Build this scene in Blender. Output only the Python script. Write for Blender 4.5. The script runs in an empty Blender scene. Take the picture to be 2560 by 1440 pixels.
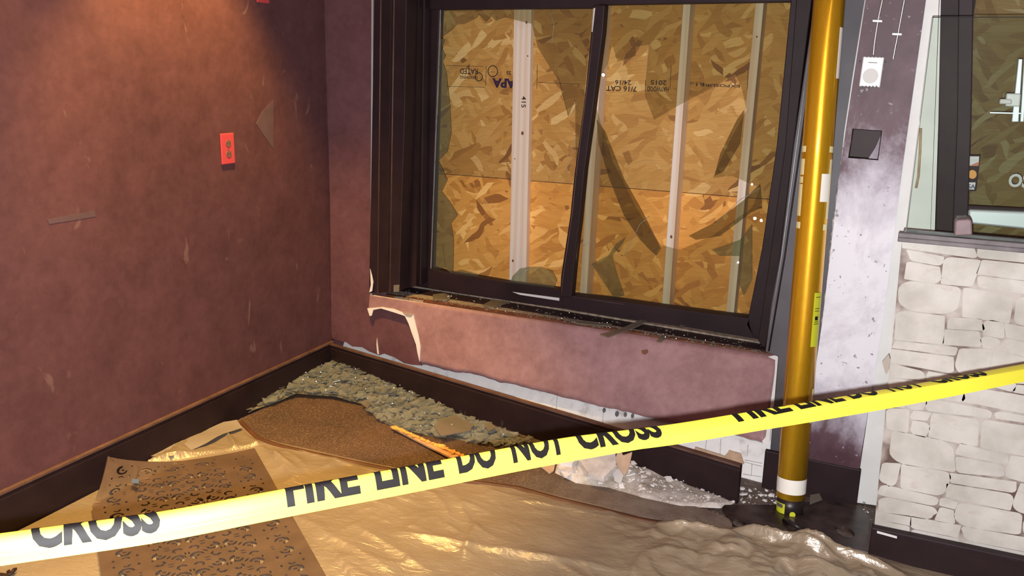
import bpy, bmesh, math, random
from mathutils import Vector, Matrix, noise
R_ = math.radians
random.seed(7)
# ------------------------------------------------------------------ camera
F_PX = 2214.3
def rot_mat():
    a, b, c = R_(75.874), R_(23.8218), R_(1.2938)
    return Matrix.Rotation(b, 3, 'Z') @ Matrix.Rotation(a, 3, 'X') @ Matrix.Rotation(c, 3, 'Z')
RM = rot_mat()
CAM = Vector((0, 0, 1.42))
sc = bpy.context.scene
cd = bpy.data.cameras.new('camera'); cam = bpy.data.objects.new('camera', cd)
sc.collection.objects.link(cam)
cd.sensor_width = 36; cd.lens = F_PX / 2560 * 36; cd.clip_start = .05; cd.clip_end = 60
cam.matrix_world = Matrix.Translation(CAM) @ RM.to_4x4()
sc.camera = cam
# ------------------------------------------------------------------ world, flash, exposure
w = bpy.data.worlds.new('world'); sc.world = w; w.use_nodes = True
w.node_tree.nodes['Background'].inputs[0].default_value = (.75, .62, .6, 1)
w.node_tree.nodes['Background'].inputs[1].default_value = .05
def lamp(name, kind, loc, energy, color, **k):
    l = bpy.data.lights.new(name, kind); l.energy = energy; l.color = color
    o = bpy.data.objects.new(name, l); o.location = loc
    for a, v in k.items(): setattr(l, a, v)
    sc.collection.objects.link(o); return o
FLASH = CAM + RM @ Vector((-.012, -.030, -.004))
lamp('phone_flash', 'POINT', FLASH, 325, (.97, .975, 1.0), shadow_soft_size=.008)
X0, Y0 = -2.373, 3.294            # left wall plane, window wall plane
WARM = (1.0, .60, .16)
def spot(name, loc, tgt, energy, ang, blend, col=WARM, size=.03):
    o = lamp(name, 'SPOT', loc, energy, col, spot_size=R_(ang), spot_blend=blend, shadow_soft_size=size)
    o.rotation_euler = (Vector(tgt) - Vector(loc)).to_track_quat('-Z', 'Y').to_euler(); return o
spot('warm_spot', (-2.02, 2.40, 2.42), (-2.22, 2.42, 0), 260, 70, .6)  # ceiling downlights that wash the left wall
spot('warm_spot', (-2.02, 1.50, 2.42), (-2.20, 1.50, 0), 105, 70, .6)
spot('warm_spot', (-1.5, 1.1, 2.42), (-1.65, 1.75, 0), 88, 60, .9, (1, .68, .28), .06)  # added warm pool of light over the plastic sheet, no fitting behind it
room_glow = lamp('room_lamp', 'AREA', (-1.0, -.9, 2.5), 5, (1, .66, .34), shape='DISK', size=1.0)
vs = sc.view_settings
vs.view_transform = 'Standard'; vs.look = 'None'; vs.exposure = 0; vs.gamma = 1; vs.use_curve_mapping = False
sc.cycles.max_bounces = 8; sc.cycles.transparent_max_bounces = 24
sc.cycles.caustics_reflective = False; sc.cycles.caustics_refractive = False
sc.cycles.sample_clamp_indirect = 4
# ------------------------------------------------------------------ pixel -> point on a real plane
def ray(px, py): return RM @ Vector(((px - 1280) / F_PX, (720 - py) / F_PX, -1))
def fl(px, py, z=0.0):
    d = ray(px, py); return CAM + d * ((z - CAM.z) / d.z)
def onY(px, py, Y):
    d = ray(px, py); return CAM + d * ((Y - CAM.y) / d.y)
def onX(px, py, X):
    d = ray(px, py); return CAM + d * ((X - CAM.x) / d.x)
def surf(x, z, off=0):            # the window wall: pushed into the room at its lower right
    s = min(max((x - X0) / (-.33 - X0), 0), 1.05)
    g = min(max(1 - z / .41, 0), 1)
    return Y0 - .31 * s * (.08 + .92 * g if z < .41 else .08) * (1 if z < .6 else max(0, 1 - (z - .6))) + off
def onS(px, py, off=0):
    Y = Y0
    for _ in range(25):
        p = onY(px, py, Y); Y = .5 * Y + .5 * surf(p.x, p.z, off)
    return onY(px, py, Y)
# ------------------------------------------------------------------ object helpers
def tag(o, label=None, cat=None, group=None, kind=None):
    if label: o['label'] = label
    if cat: o['category'] = cat
    if group: o['group'] = group
    if kind: o['kind'] = kind
    return o
def empty(name, loc=(0, 0, 0)):
    o = bpy.data.objects.new(name, None); o.location = loc; o.empty_display_size = .05
    sc.collection.objects.link(o); return o
def link(name, me, mats, parent=None):
    me.name = name
    o = bpy.data.objects.new(name, me); sc.collection.objects.link(o)
    if not isinstance(mats, (list, tuple)): mats = [mats]
    for m in mats: me.materials.append(m)
    if parent is not None:
        o.parent = parent; o.matrix_parent_inverse = Matrix.Translation(-Vector(parent.location))
    return o
def setpar(o, parent):
    o.parent = parent; o.matrix_parent_inverse = Matrix.Translation(-Vector(parent.location))
def from_bm(name, bm, mats, parent=None, smooth=False):
    me = bpy.data.meshes.new(name); bm.to_mesh(me); bm.free()
    if smooth:
        for p in me.polygons: p.use_smooth = True
    return link(name, me, mats, parent)
def prism_bm(bm, pts, ext, mi=0):
    ext = Vector(ext)
    a = [bm.verts.new(p) for p in pts]; b = [bm.verts.new(Vector(p) + ext) for p in pts]
    fs = [bm.faces.new(a), bm.faces.new(b[::-1])]
    n = len(a)
    for i in range(n): fs.append(bm.faces.new((a[i], b[i], b[(i + 1) % n], a[(i + 1) % n])))
    for f in fs: f.material_index = mi
    bmesh.ops.recalc_face_normals(bm, faces=fs)
    return fs
def prism(name, pts, ext, mats, parent=None, bevel=0):
    bm = bmesh.new(); prism_bm(bm, pts, ext)
    o = from_bm(name, bm, mats, parent)
    if bevel: bev(o, bevel)
    return o
def bev(o, w, seg=2):
    m = o.modifiers.new('bevel', 'BEVEL'); m.width = w; m.segments = seg; m.limit_method = 'ANGLE'; m.angle_limit = R_(40)
def box_bm(bm, lo, hi, mi=0):
    x0, y0, z0 = lo; x1, y1, z1 = hi
    return prism_bm(bm, [(x0, y0, z0), (x1, y0, z0), (x1, y1, z0), (x0, y1, z0)], (0, 0, z1 - z0), mi)
def box(name, lo, hi, mats, parent=None, bevel=0):
    bm = bmesh.new(); box_bm(bm, lo, hi); o = from_bm(name, bm, mats, parent)
    if bevel: bev(o, bevel)
    return o
def pY(name, px, Y, t, mat, parent=None, bevel=0):      # outline on the plane Y, thickness t away from the room
    return prism(name, [onY(x, y, Y) for x, y in px], (0, t, 0), mat, parent, bevel)
def tube_bm(bm, pts, r, n=10, caps=True, mi=0):
    pts = [Vector(p) for p in pts]; rings = []
    for i, p in enumerate(pts):
        t = (pts[min(i + 1, len(pts) - 1)] - pts[max(i - 1, 0)]).normalized()
        u = t.orthogonal().normalized() if i == 0 else (u - t * u.dot(t)).normalized()
        v = t.cross(u); rr = r[i] if isinstance(r, (list, tuple)) else r
        rings.append([bm.verts.new(p + (u * math.cos(2 * math.pi * k / n) + v * math.sin(2 * math.pi * k / n)) * rr) for k in range(n)])
    for a, b in zip(rings, rings[1:]):
        for k in range(n):
            f = bm.faces.new((a[k], a[(k + 1) % n], b[(k + 1) % n], b[k])); f.smooth = True; f.material_index = mi
    if caps:
        bm.faces.new(rings[0][::-1]).material_index = mi; bm.faces.new(rings[-1]).material_index = mi
def tube(name, pts, r, mat, parent=None, n=16):
    bm = bmesh.new(); tube_bm(bm, pts, r, n); return from_bm(name, bm, mat, parent)
def lerp_poly(pl, x):
    if x <= pl[0][0]: return pl[0][1]
    for (a, b), (c, d) in zip(pl, pl[1:]):
        if x <= c: return b + (d - b) * (x - a) / (c - a)
    return pl[-1][1]
def grid_mesh(name, rows, mats, parent=None, smooth=True):
    me = bpy.data.meshes.new(name); nr, nc = len(rows), len(rows[0])
    vs_ = [tuple(p) for r in rows for p in r]
    fs = [(i * nc + j, i * nc + j + 1, (i + 1) * nc + j + 1, (i + 1) * nc + j) for i in range(nr - 1) for j in range(nc - 1)]
    me.from_pydata(vs_, [], fs)
    for p in me.polygons: p.use_smooth = smooth
    return link(name, me, mats, parent)
def solid(o, t, off=-1, rim=0):
    m = o.modifiers.new('solid', 'SOLIDIFY'); m.thickness = t; m.offset = off; m.material_offset_rim = rim
# ------------------------------------------------------------------ materials
def mat(name):
    m = bpy.data.materials.new(name); m.use_nodes = True
    return m, m.node_tree, m.node_tree.nodes['Principled BSDF']
def N(nt, t, **k):
    n = nt.nodes.new(t)
    for a, v in k.items():
        if a.startswith('i_'):
            key = a[2:]; n.inputs[int(key) if key.isdigit() else key].default_value = v
        else: setattr(n, a, v)
    return n
def coords(nt, scale=(1, 1, 1), rot=(0, 0, 0), kind='Object'):
    tc = N(nt, 'ShaderNodeTexCoord'); mp = N(nt, 'ShaderNodeMapping')
    mp.inputs['Scale'].default_value = scale; mp.inputs['Rotation'].default_value = rot
    nt.links.new(tc.outputs[kind], mp.inputs[0]); return mp.outputs[0]
def ramp(nt, fac, stops, interp='LINEAR'):
    r = N(nt, 'ShaderNodeValToRGB'); e = r.color_ramp.elements; r.color_ramp.interpolation = interp
    e[0].position, e[0].color = stops[0][0], (*stops[0][1], 1)
    e[1].position, e[1].color = stops[-1][0], (*stops[-1][1], 1)
    for p, c in stops[1:-1]:
        q = e.new(p); q.color = (*c, 1)
    nt.links.new(fac, r.inputs[0]); return r.outputs[0]
def mixc(nt, fac, a, b, mode='MIX'):
    n = N(nt, 'ShaderNodeMix', data_type='RGBA', blend_type=mode)
    for s, v in ((n.inputs[0], fac), (n.inputs[6], a), (n.inputs[7], b)):
        if hasattr(v, 'links') or hasattr(v, 'is_linked'): nt.links.new(v, s)
        else: s.default_value = v if isinstance(v, float) else (*v, 1)
    return n.outputs[2]
def noise_n(nt, vec, scale, detail=4, rough=.55, dist=0):
    n = N(nt, 'ShaderNodeTexNoise'); n.inputs['Scale'].default_value = scale; n.inputs['Detail'].default_value = detail
    n.inputs['Roughness'].default_value = rough; n.inputs['Distortion'].default_value = dist
    nt.links.new(vec, n.inputs['Vector']); return n.outputs['Fac']
def bump(nt, b, h, strength=.3, dist=.01):
    n = N(nt, 'ShaderNodeBump'); n.inputs['Strength'].default_value = strength; n.inputs['Distance'].default_value = dist
    nt.links.new(h, n.inputs['Height']); nt.links.new(n.outputs[0], b.inputs['Normal'])
def simple(name, col, rough=.5, metal=0, spec=.5, var=0, vscale=20, bmp=0, **k):
    m, nt, b = mat(name)
    b.inputs['Base Color'].default_value = (*col, 1); b.inputs['Roughness'].default_value = rough
    b.inputs['Metallic'].default_value = metal; b.inputs['Specular IOR Level'].default_value = spec
    if var or bmp:
        v = coords(nt); f = noise_n(nt, v, vscale, 5)
        if var:
            c = ramp(nt, f, [(.3, tuple(x * (1 - var) for x in col)), (.7, tuple(min(1, x * (1 + var)) for x in col))])
            nt.links.new(c, b.inputs['Base Color'])
        if bmp: bump(nt, b, f, bmp, .004)
    for a, v in k.items(): b.inputs[a.replace('_', ' ')].default_value = v
    return m
def paint_mat(name, base, cloud, rough=.5, scuff=None, scuff_lo=.66, spec=.4):
    m, nt, b = mat(name); v = coords(nt)
    f = noise_n(nt, v, 1.8, 6, .62, .3); g = noise_n(nt, v, 9, 5, .6)
    c = ramp(nt, f, [(.3, base), (.72, cloud)])
    hh = noise_n(nt, v, 34, 5, .65)
    c = mixc(nt, .30, c, ramp(nt, hh, [(.35, (base[0] * .8, base[1] * .55, base[2] * .55)), (.65, (cloud[0] * 1.25, cloud[1] * 1.2, cloud[2] * 1.1))]))
    c = mixc(nt, .35, c, ramp(nt, g, [(.3, tuple(x * .72 for x in base)), (.7, tuple(x * 1.2 for x in cloud))]))
    if scuff:
        s = noise_n(nt, coords(nt, (1, 1, .45)), 11, 3, .5, 1.2)
        s2 = ramp(nt, s, [(scuff_lo, (0, 0, 0)), (scuff_lo + .05, (.55, .55, .55))])
        c = mixc(nt, s2, c, scuff)
    nt.links.new(c, b.inputs['Base Color']); b.inputs['Roughness'].default_value = rough
    b.inputs['Specular IOR Level'].default_value = spec
    bump(nt, b, noise_n(nt, v, 60, 3), .08, .003)
    return m
M_left = paint_mat('maroon_paint', (.088, .037, .040), (.138, .060, .064), .50, (.24, .14, .12), .68)
M_back = paint_mat('dusty_maroon_paint', (.110, .046, .052), (.165, .078, .090), .5)
M_panel = paint_mat('mauve_paint', (.27, .142, .140), (.42, .250, .255), .5)
def pillar_mat():
    m, nt, b = mat('whitewashed_paint'); v = coords(nt)
    f = noise_n(nt, coords(nt, (1, 1, .7)), 5.5, 8, .68, .3)
    st = noise_n(nt, coords(nt, (2.5, 2.5, .5)), 7, 5, .6)
    sep = N(nt, 'ShaderNodeSeparateXYZ'); nt.links.new(v, sep.inputs[0])
    z = sep.outputs[2]
    # the joint compound has been smeared over the middle of the pillar, the paint shows above and below
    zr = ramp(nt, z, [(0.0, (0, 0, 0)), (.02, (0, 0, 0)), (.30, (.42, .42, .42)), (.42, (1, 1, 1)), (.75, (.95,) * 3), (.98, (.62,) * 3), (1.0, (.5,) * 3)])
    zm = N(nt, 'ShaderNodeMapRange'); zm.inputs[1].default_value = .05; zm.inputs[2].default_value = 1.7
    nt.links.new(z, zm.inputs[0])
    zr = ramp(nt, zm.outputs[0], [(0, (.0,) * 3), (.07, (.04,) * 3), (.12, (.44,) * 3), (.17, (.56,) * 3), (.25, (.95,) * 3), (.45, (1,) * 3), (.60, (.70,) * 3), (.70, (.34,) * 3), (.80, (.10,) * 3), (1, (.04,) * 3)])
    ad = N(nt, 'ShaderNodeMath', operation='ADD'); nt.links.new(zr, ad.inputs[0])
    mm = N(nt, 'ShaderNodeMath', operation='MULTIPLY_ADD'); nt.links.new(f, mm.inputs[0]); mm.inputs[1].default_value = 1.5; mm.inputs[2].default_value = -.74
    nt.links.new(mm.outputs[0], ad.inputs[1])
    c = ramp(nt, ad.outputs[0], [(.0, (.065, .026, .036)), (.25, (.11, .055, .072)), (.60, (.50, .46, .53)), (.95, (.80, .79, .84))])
    sp = noise_n(nt, v, 55, 3, .5); sm = ramp(nt, sp, [(.68, (0, 0, 0)), (.72, (1, 1, 1))])
    c = mixc(nt, sm, c, (.30, .25, .27))
    nt.links.new(c, b.inputs['Base Color']); b.inputs['Roughness'].default_value = .55
    bump(nt, b, f, .15, .005)
    return m
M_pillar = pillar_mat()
M_white = simple('white_gypsum', (.80, .77, .74), .8, var=.08, vscale=14, bmp=.2)
M_block = None
def block_mat():
    m, nt, b = mat('white_block'); v = coords(nt)
    n = noise_n(nt, v, 22, 5); l = noise_n(nt, v, 5, 3)
    c = ramp(nt, n, [(.25, (.52, .50, .48)), (.42, (.80, .79, .77)), (.8, (.90, .89, .87))])
    nt.links.new(c, b.inputs['Base Color']); b.inputs['Roughness'].default_value = .8
    bump(nt, b, n, .3, .006); return m
M_block = block_mat()
M_paper = simple('torn_paper', (.50, .34, .22), .8, var=.2, vscale=30)
M_dark = simple('dark_brown_trim', (.022, .011, .012), .55, var=.25, vscale=9, spec=.22)
M_casing = simple('dark_casing', (.024, .012, .015), .55, spec=.25, var=.3, vscale=6)
M_greyboard = simple('dusty_grey_casing', (.055, .048, .056), .5, var=.3, vscale=7)
M_greycap = simple('grey_rail', (.14, .12, .125), .5, var=.35, vscale=16)
M_topcap = simple('worn_brown_edge', (.13, .07, .05), .5, var=.35, vscale=14)
M_dustcap = simple('dusty_ledge', (.30, .24, .18), .8, var=.5, vscale=40)
M_sillred = simple('red_brown_lip', (.16, .055, .025), .5, var=.3, vscale=12)
M_metal = simple('bare_metal', (.55, .54, .53), .35, 1.0)
M_galv = simple('galvanised_steel', (.42, .44, .44), .45, .6, var=.2, vscale=30)
M_black = simple('black_steel', (.030, .022, .022), .38, .3, var=.3, vscale=14)
M_whiteplastic = simple('white_plastic', (.72, .72, .71), .4)
M_slot = simple('dark_slot', (.03, .03, .03), .6)
M_pink = simple('pink_plastic', (.62, .075, .085), .35)
M_tan = simple('tan_receptacle', (.20, .12, .08), .4)
M_yellowlabel = simple('yellow_label', (.62, .66, .03), .5)
M_retro = simple('white_reflective', (.98, .95, .85), .3, var=0)
M_retroY = simple('yellow_reflective', (.98, .88, .45), .3)
M_foam = simple('yellow_foam', (.85, .42, .08), .8, var=.25, vscale=60, bmp=.5)
M_lath = simple('pine_lath', (.62, .36, .18), .7, var=.2, vscale=25)
M_blue = simple('blue_tape', (.10, .16, .30), .6)
M_ink = simple('black_ink', (.010, .008, .008), .5, spec=.14)
M_letter = simple('grey_letters', (.62, .62, .60), .6)
M_inkstamp = simple('stamp_ink', (.055, .035, .03), .9)
M_inkpurple = simple('purple_stamp', (.045, .02, .06), .9)
M_orange = simple('orange_dot', (.80, .33, .04), .5)
M_stickw = simple('sticker_white', (.70, .68, .66), .5)
M_stickr = simple('sticker_red', (.55, .15, .08), .5)
M_navy = simple('navy_ink', (.05, .04, .12), .5)
M_silver = simple('brushed_bar', (.62, .64, .66), .45, .35)
M_clamp = simple('rose_grey_clamp', (.22, .15, .155), .5, var=.15)
def tape_mat():
    m, nt, b = mat('yellow_film')
    b.inputs['Base Color'].default_value = (.86, .78, .065, 1); b.inputs['Roughness'].default_value = .42
    b.inputs['Specular IOR Level'].default_value = .32
    v = coords(nt); bump(nt, b, noise_n(nt, v, 14, 2), .12, .004); return m
M_tape = tape_mat()
def gold():
    m, nt, b = mat('gold_anodised'); v = coords(nt, (1, 1, .02))
    f = noise_n(nt, v, 300, 2)
    c = ramp(nt, f, [(.3, (.95, .48, .015)), (.7, (1.0, .58, .03))])
    nt.links.new(c, b.inputs['Base Color']); b.inputs['Metallic'].default_value = .72
    b.inputs['Roughness'].default_value = .40; b.inputs['Metallic'].default_value = .72; b.inputs['Anisotropic'].default_value = .75; tg = N(nt, 'ShaderNodeTangent', direction_type='RADIAL', axis='Z'); nt.links.new(tg.outputs[0], b.inputs['Tangent']); b.inputs['Anisotropic Rotation'].default_value = .25
    b.inputs['Coat Weight'].default_value = .5; b.inputs['Coat Roughness'].default_value = .12
    return m
M_gold = gold()
def osb(name, tint=(1, 1, 1)):
    m, nt, b = mat(name)
    v0 = coords(nt)
    nz = N(nt, 'ShaderNodeTexNoise'); nz.inputs['Scale'].default_value = 5; nz.inputs['Detail'].default_value = 2
    nt.links.new(v0, nz.inputs['Vector'])
    sub = N(nt, 'ShaderNodeVectorMath', operation='SUBTRACT'); nt.links.new(nz.outputs['Color'], sub.inputs[0]); sub.inputs[1].default_value = (.5, .5, .5)
    scl = N(nt, 'ShaderNodeVectorMath', operation='SCALE'); nt.links.new(sub.outputs[0], scl.inputs[0]); scl.inputs['Scale'].default_value = .10
    add = N(nt, 'ShaderNodeVectorMath', operation='ADD'); nt.links.new(v0, add.inputs[0]); nt.links.new(scl.outputs[0], add.inputs[1])
    def layer(rot, sx, sz):
        mp = N(nt, 'ShaderNodeMapping'); mp.inputs['Rotation'].default_value = (0, rot, 0); mp.inputs['Scale'].default_value = (sx, 1, sz)
        r0 = N(nt, 'ShaderNodeVectorRotate', rotation_type='Y_AXIS'); r0.inputs['Angle'].default_value = rot
        nt.links.new(add.outputs[0], r0.inputs['Vector']); nt.links.new(r0.outputs[0], mp.inputs[0]); mp.inputs['Rotation'].default_value = (0, 0, 0)
        vo = N(nt, 'ShaderNodeTexVoronoi'); vo.inputs['Scale'].default_value = 1; vo.inputs['Randomness'].default_value = 1
        nt.links.new(mp.outputs[0], vo.inputs['Vector'])
        s = N(nt, 'ShaderNodeSeparateColor'); nt.links.new(vo.outputs['Color'], s.inputs[0])
        gr = N(nt, 'ShaderNodeMapping'); gr.inputs['Scale'].default_value = (sx * .8, 1, sz * 9); nt.links.new(r0.outputs[0], gr.inputs[0])
        g = noise_n(nt, gr.outputs[0], 1.3, 3)
        return s.outputs[0], s.outputs[1], g
    pal = [(0, (.22, .10, .03)), (.05, (.40, .20, .05)), (.25, (.50, .275, .075)), (.6, (.54, .31, .09)), (.88, (.59, .36, .12)), (1, (.74, .53, .24))]
    a, a2, ga = layer(.12, 8, 34); b1, b2, gb = layer(-.9, 11, 40); c1, c2, gc = layer(.7, 10, 38)
    ca, cb, cc = (ramp(nt, q, pal) for q in (a, b1, c1))
    col = mixc(nt, ramp(nt, b2, [(.55, (0,) * 3), (.56, (1,) * 3)]), ca, cb)
    col = mixc(nt, ramp(nt, c2, [(.66, (0,) * 3), (.67, (1,) * 3)]), col, cc)
    gg = ramp(nt, ga, [(.25, (.78,) * 3), (.75, (1.12,) * 3)])
    col = mixc(nt, 1.0, col, gg, 'MULTIPLY')
    col = mixc(nt, 1.0, col, tint, 'MULTIPLY')
    nt.links.new(col, b.inputs['Base Color']); b.inputs['Roughness'].default_value = .7
    bump(nt, b, a, .25, .004)
    return m
M_osb = osb('strand_board', (1.22, 1.14, .94))
M_osb2 = osb('strand_board_lower', (1.72, 1.42, .95))
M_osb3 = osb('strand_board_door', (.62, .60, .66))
def pine():
    m, nt, b = mat('pale_pine'); v = coords(nt, (7, 7, .4))
    w_ = N(nt, 'ShaderNodeTexWave'); w_.inputs['Scale'].default_value = 1.4; w_.inputs['Distortion'].default_value = 7; w_.inputs['Detail'].default_value = 3
    w_.inputs['Detail Scale'].default_value = .9; nt.links.new(v, w_.inputs['Vector'])
    c = ramp(nt, w_.outputs['Fac'], [(.0, (.88, .69, .52)), (.5, (.93, .78, .62)), (1, (.96, .84, .70))])
    k = noise_n(nt, coords(nt, (1, 1, .5)), 6, 2)
    c = mixc(nt, ramp(nt, k, [(.6, (0,) * 3), (.75, (.35,) * 3)]), c, (.62, .34, .22))
    nt.links.new(c, b.inputs['Base Color']); b.inputs['Roughness'].default_value = .65; return m
M_pine = pine()
M_knot = simple('pine_knot', (.20, .09, .04), .6)
def glass(name, tint, gloss=.07, rough=.0, haze=0):
    m = bpy.data.materials.new(name); m.use_nodes = True; nt = m.node_tree; nt.nodes.clear()
    out = N(nt, 'ShaderNodeOutputMaterial'); tr = N(nt, 'ShaderNodeBsdfTransparent'); gl = N(nt, 'ShaderNodeBsdfGlossy')
    tr.inputs[0].default_value = (*tint, 1); gl.inputs['Roughness'].default_value = rough
    lw = N(nt, 'ShaderNodeFresnel'); lw.inputs[0].default_value = 1.45
    mx = N(nt, 'ShaderNodeMixShader'); nt.links.new(lw.outputs[0], mx.inputs[0])
    nt.links.new(tr.outputs[0], mx.inputs[1]); nt.links.new(gl.outputs[0], mx.inputs[2]); last = mx.outputs[0]
    if haze:
        df = N(nt, 'ShaderNodeBsdfDiffuse'); df.inputs[0].default_value = (.62, .64, .58, 1)
        m2 = N(nt, 'ShaderNodeMixShader'); m2.inputs[0].default_value = haze
        nt.links.new(last, m2.inputs[1]); nt.links.new(df.outputs[0], m2.inputs[2]); last = m2.outputs[0]
    nt.links.new(last, out.inputs[0]); return m
M_glass = glass('dusty_window_glass', (.84, .84, .75), haze=.018)
M_glassdark = glass('doubled_window_glass', (.76, .76, .65), haze=.018)
M_glassgreen = glass('green_glass', (.80, .84, .76), haze=.045)
M_screen = glass('screen_glass', (.93, .97, .945))
M_edge = simple('glass_edge', (.42, .50, .46), .15, spec=.9)
def shard_mat(name, col, alpha):
    m, nt, b = mat(name); b.inputs['Base Color'].default_value = (*col, 1)
    b.inputs['Roughness'].default_value = .12; b.inputs['Specular IOR Level'].default_value = 1.0
    b.inputs['Alpha'].default_value = alpha; return m
M_shard = shard_mat('broken_glass', (.33, .345, .30), .42)
M_shardbig = shard_mat('large_broken_glass', (.30, .26, .20), .55)
def carpet():
    m, nt, b = mat('brown_carpet'); v = coords(nt)
    f = noise_n(nt, v, 3.5, 5, .6); g = noise_n(nt, v, 130, 3, .7)
    c = ramp(nt, f, [(.3, (.050, .027, .016)), (.7, (.115, .060, .034))])
    c = mixc(nt, ramp(nt, g, [(.5, (0,) * 3), (.72, (.65,) * 3)]), c, (.30, .20, .125))
    vo = N(nt, 'ShaderNodeTexVoronoi'); vo.inputs['Scale'].default_value = 160; nt.links.new(v, vo.inputs['Vector'])
    sp = ramp(nt, vo.outputs['Distance'], [(.10, (1,) * 3), (.16, (0,) * 3)])
    sx = N(nt, 'ShaderNodeSeparateXYZ'); nt.links.new(v, sx.inputs[0])
    mr = N(nt, 'ShaderNodeMapRange'); mr.inputs[1].default_value = -1.25; mr.inputs[2].default_value = -.70; nt.links.new(sx.outputs[0], mr.inputs[0])
    mm = N(nt, 'ShaderNodeMath', operation='MULTIPLY'); nt.links.new(mr.outputs[0], mm.inputs[0]); nt.links.new(ramp(nt, noise_n(nt, v, 8, 5, .6), [(.3, (.25,) * 3), (.6, (.85,) * 3)]), mm.inputs[1])
    c = mixc(nt, mm.outputs[0], c, (.30, .235, .185))
    nt.links.new(mixc(nt, sp, c, (.55, .42, .32)), b.inputs['Base Color']); b.inputs['Roughness'].default_value = .85
    bump(nt, b, g, .6, .004); return m
M_carpet = carpet()
M_hem = simple('brown_hem', (.115, .046, .020), .6, var=.25, vscale=12)
def floor_mat():
    m, nt, b = mat('dusty_floor'); v = coords(nt)
    f = noise_n(nt, v, 4, 6, .65); g = noise_n(nt, v, 60, 4, .7)
    c = ramp(nt, f, [(.3, (.060, .040, .032)), (.7, (.16, .115, .09))])
    c = mixc(nt, ramp(nt, g, [(.55, (0,) * 3), (.7, (.8,) * 3)]), c, (.42, .38, .34))
    nt.links.new(c, b.inputs['Base Color']); b.inputs['Roughness'].default_value = .6; bump(nt, b, g, .4, .004); return m
M_floor = floor_mat()
def dust_mat():
    m, nt, b = mat('plaster_dust'); v = coords(nt)
    f = noise_n(nt, v, 9, 6, .7); g = noise_n(nt, v, 70, 4, .7)
    c = ramp(nt, f, [(.3, (.30, .24, .19)), (.45, (.50, .44, .37)), (.6, (.70, .66, .61))])
    c = mixc(nt, ramp(nt, g, [(.6, (0,) * 3), (.7, (.7,) * 3)]), c, (.20, .15, .12))
    nt.links.new(c, b.inputs['Base Color']); b.inputs['Roughness'].default_value = .9; bump(nt, b, g, .5, .004); return m
M_dust = dust_mat()
def plastic():
    m, nt, b = mat('tan_plastic_sheet'); v = coords(nt)
    f = noise_n(nt, v, 2.2, 4, .5); 
    wv = noise_n(nt, coords(nt, (1, 2.2, 1), (0, 0, .5)), 6, 5, .6, 1.2)
    c = ramp(nt, f, [(.3, (.27, .205, .135)), (.7, (.40, .32, .215))])
    nt.links.new(c, b.inputs['Base Color']); b.inputs['Roughness'].default_value = .30
    b.inputs['Specular IOR Level'].default_value = 1.0; b.inputs['Metallic'].default_value = .12
    wv2 = noise_n(nt, coords(nt, (1, 2.5, 1), (0, 0, -.4)), 19, 4, .55, 1.5)
    ad = N(nt, 'ShaderNodeMath', operation='ADD'); nt.links.new(wv, ad.inputs[0]); nt.links.new(wv2, ad.inputs[1])
    bump(nt, b, ad.outputs[0], .35, .010); return m
M_plastic = plastic()
M_clear = simple('milky_plastic_fold', (.34, .29, .24), .28, spec=.9)
M_rubber = simple('brown_rubber', (.115, .072, .048), .5, var=.2, vscale=12, bmp=.15)
def stone():
    m, nt, b = mat('printed_stone'); v = coords(nt)
    f = noise_n(nt, v, 7, 6, .62); g = noise_n(nt, coords(nt, (1, 1, 2)), 28, 5, .6)
    c = ramp(nt, f, [(.3, (.44, .42, .37)), (.55, (.60, .58, .53)), (.75, (.68, .66, .62))])
    c = mixc(nt, ramp(nt, g, [(.28, (.5,) * 3), (.42, (0,) * 3)]), c, (.50, .42, .37))
    nt.links.new(c, b.inputs['Base Color']); b.inputs['Roughness'].default_value = .7; return m
M_stone = stone()
def joint():
    m, nt, b = mat('printed_joint'); v = coords(nt)
    f = noise_n(nt, v, 9, 3, .6)
    c = ramp(nt, f, [(.36, (.12, .075, .06)), (.44, (.24, .19, .165)), (.52, (.42, .37, .33)), (.6, (.52, .48, .44))])
    nt.links.new(c, b.inputs['Base Color']); b.inputs['Roughness'].default_value = .7; return m
M_joint = joint()
M_ceiling = simple('ceiling_paint', (.20, .10, .09), .8)
M_bulb, _nt, _b = mat('warm_bulb'); _b.inputs['Emission Color'].default_value = (1, .72, .42, 1); _b.inputs['Emission Strength'].default_value = 90
# ------------------------------------------------------------------ text helper
FONT_CACHE = {}
def text_bm(body, height, width=None, bold=0.0, sub=None):
    cu = bpy.data.curves.new('t', 'FONT'); cu.body = body; cu.size = 1; cu.offset = bold; cu.resolution_u = 3
    ob = bpy.data.objects.new('t', cu); sc.collection.objects.link(ob)
    dg = bpy.context.evaluated_depsgraph_get(); ev = ob.evaluated_get(dg)
    me = bpy.data.meshes.new_from_object(ev); bm = bmesh.new(); bm.from_mesh(me)
    bpy.data.objects.remove(ob); bpy.data.curves.remove(cu); bpy.data.meshes.remove(me)
    xs = [v.co.x for v in bm.verts]; ys = [v.co.y for v in bm.verts]
    x0, x1, y0, y1 = min(xs), max(xs), min(ys), max(ys)
    k = height / (y1 - y0); kx = (width / (x1 - x0)) if width else k
    for v in bm.verts: v.co = Vector(((v.co.x - x0) * kx, (v.co.y - y0) * k, 0))
    if sub:
        bmesh.ops.triangulate(bm, faces=bm.faces[:])
        for _ in range(6):
            ed = [e for e in bm.edges if e.calc_length() > sub]
            if not ed: break
            bmesh.ops.subdivide_edges(bm, edges=ed, cuts=1); bmesh.ops.triangulate(bm, faces=bm.faces[:])
    return bm
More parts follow.
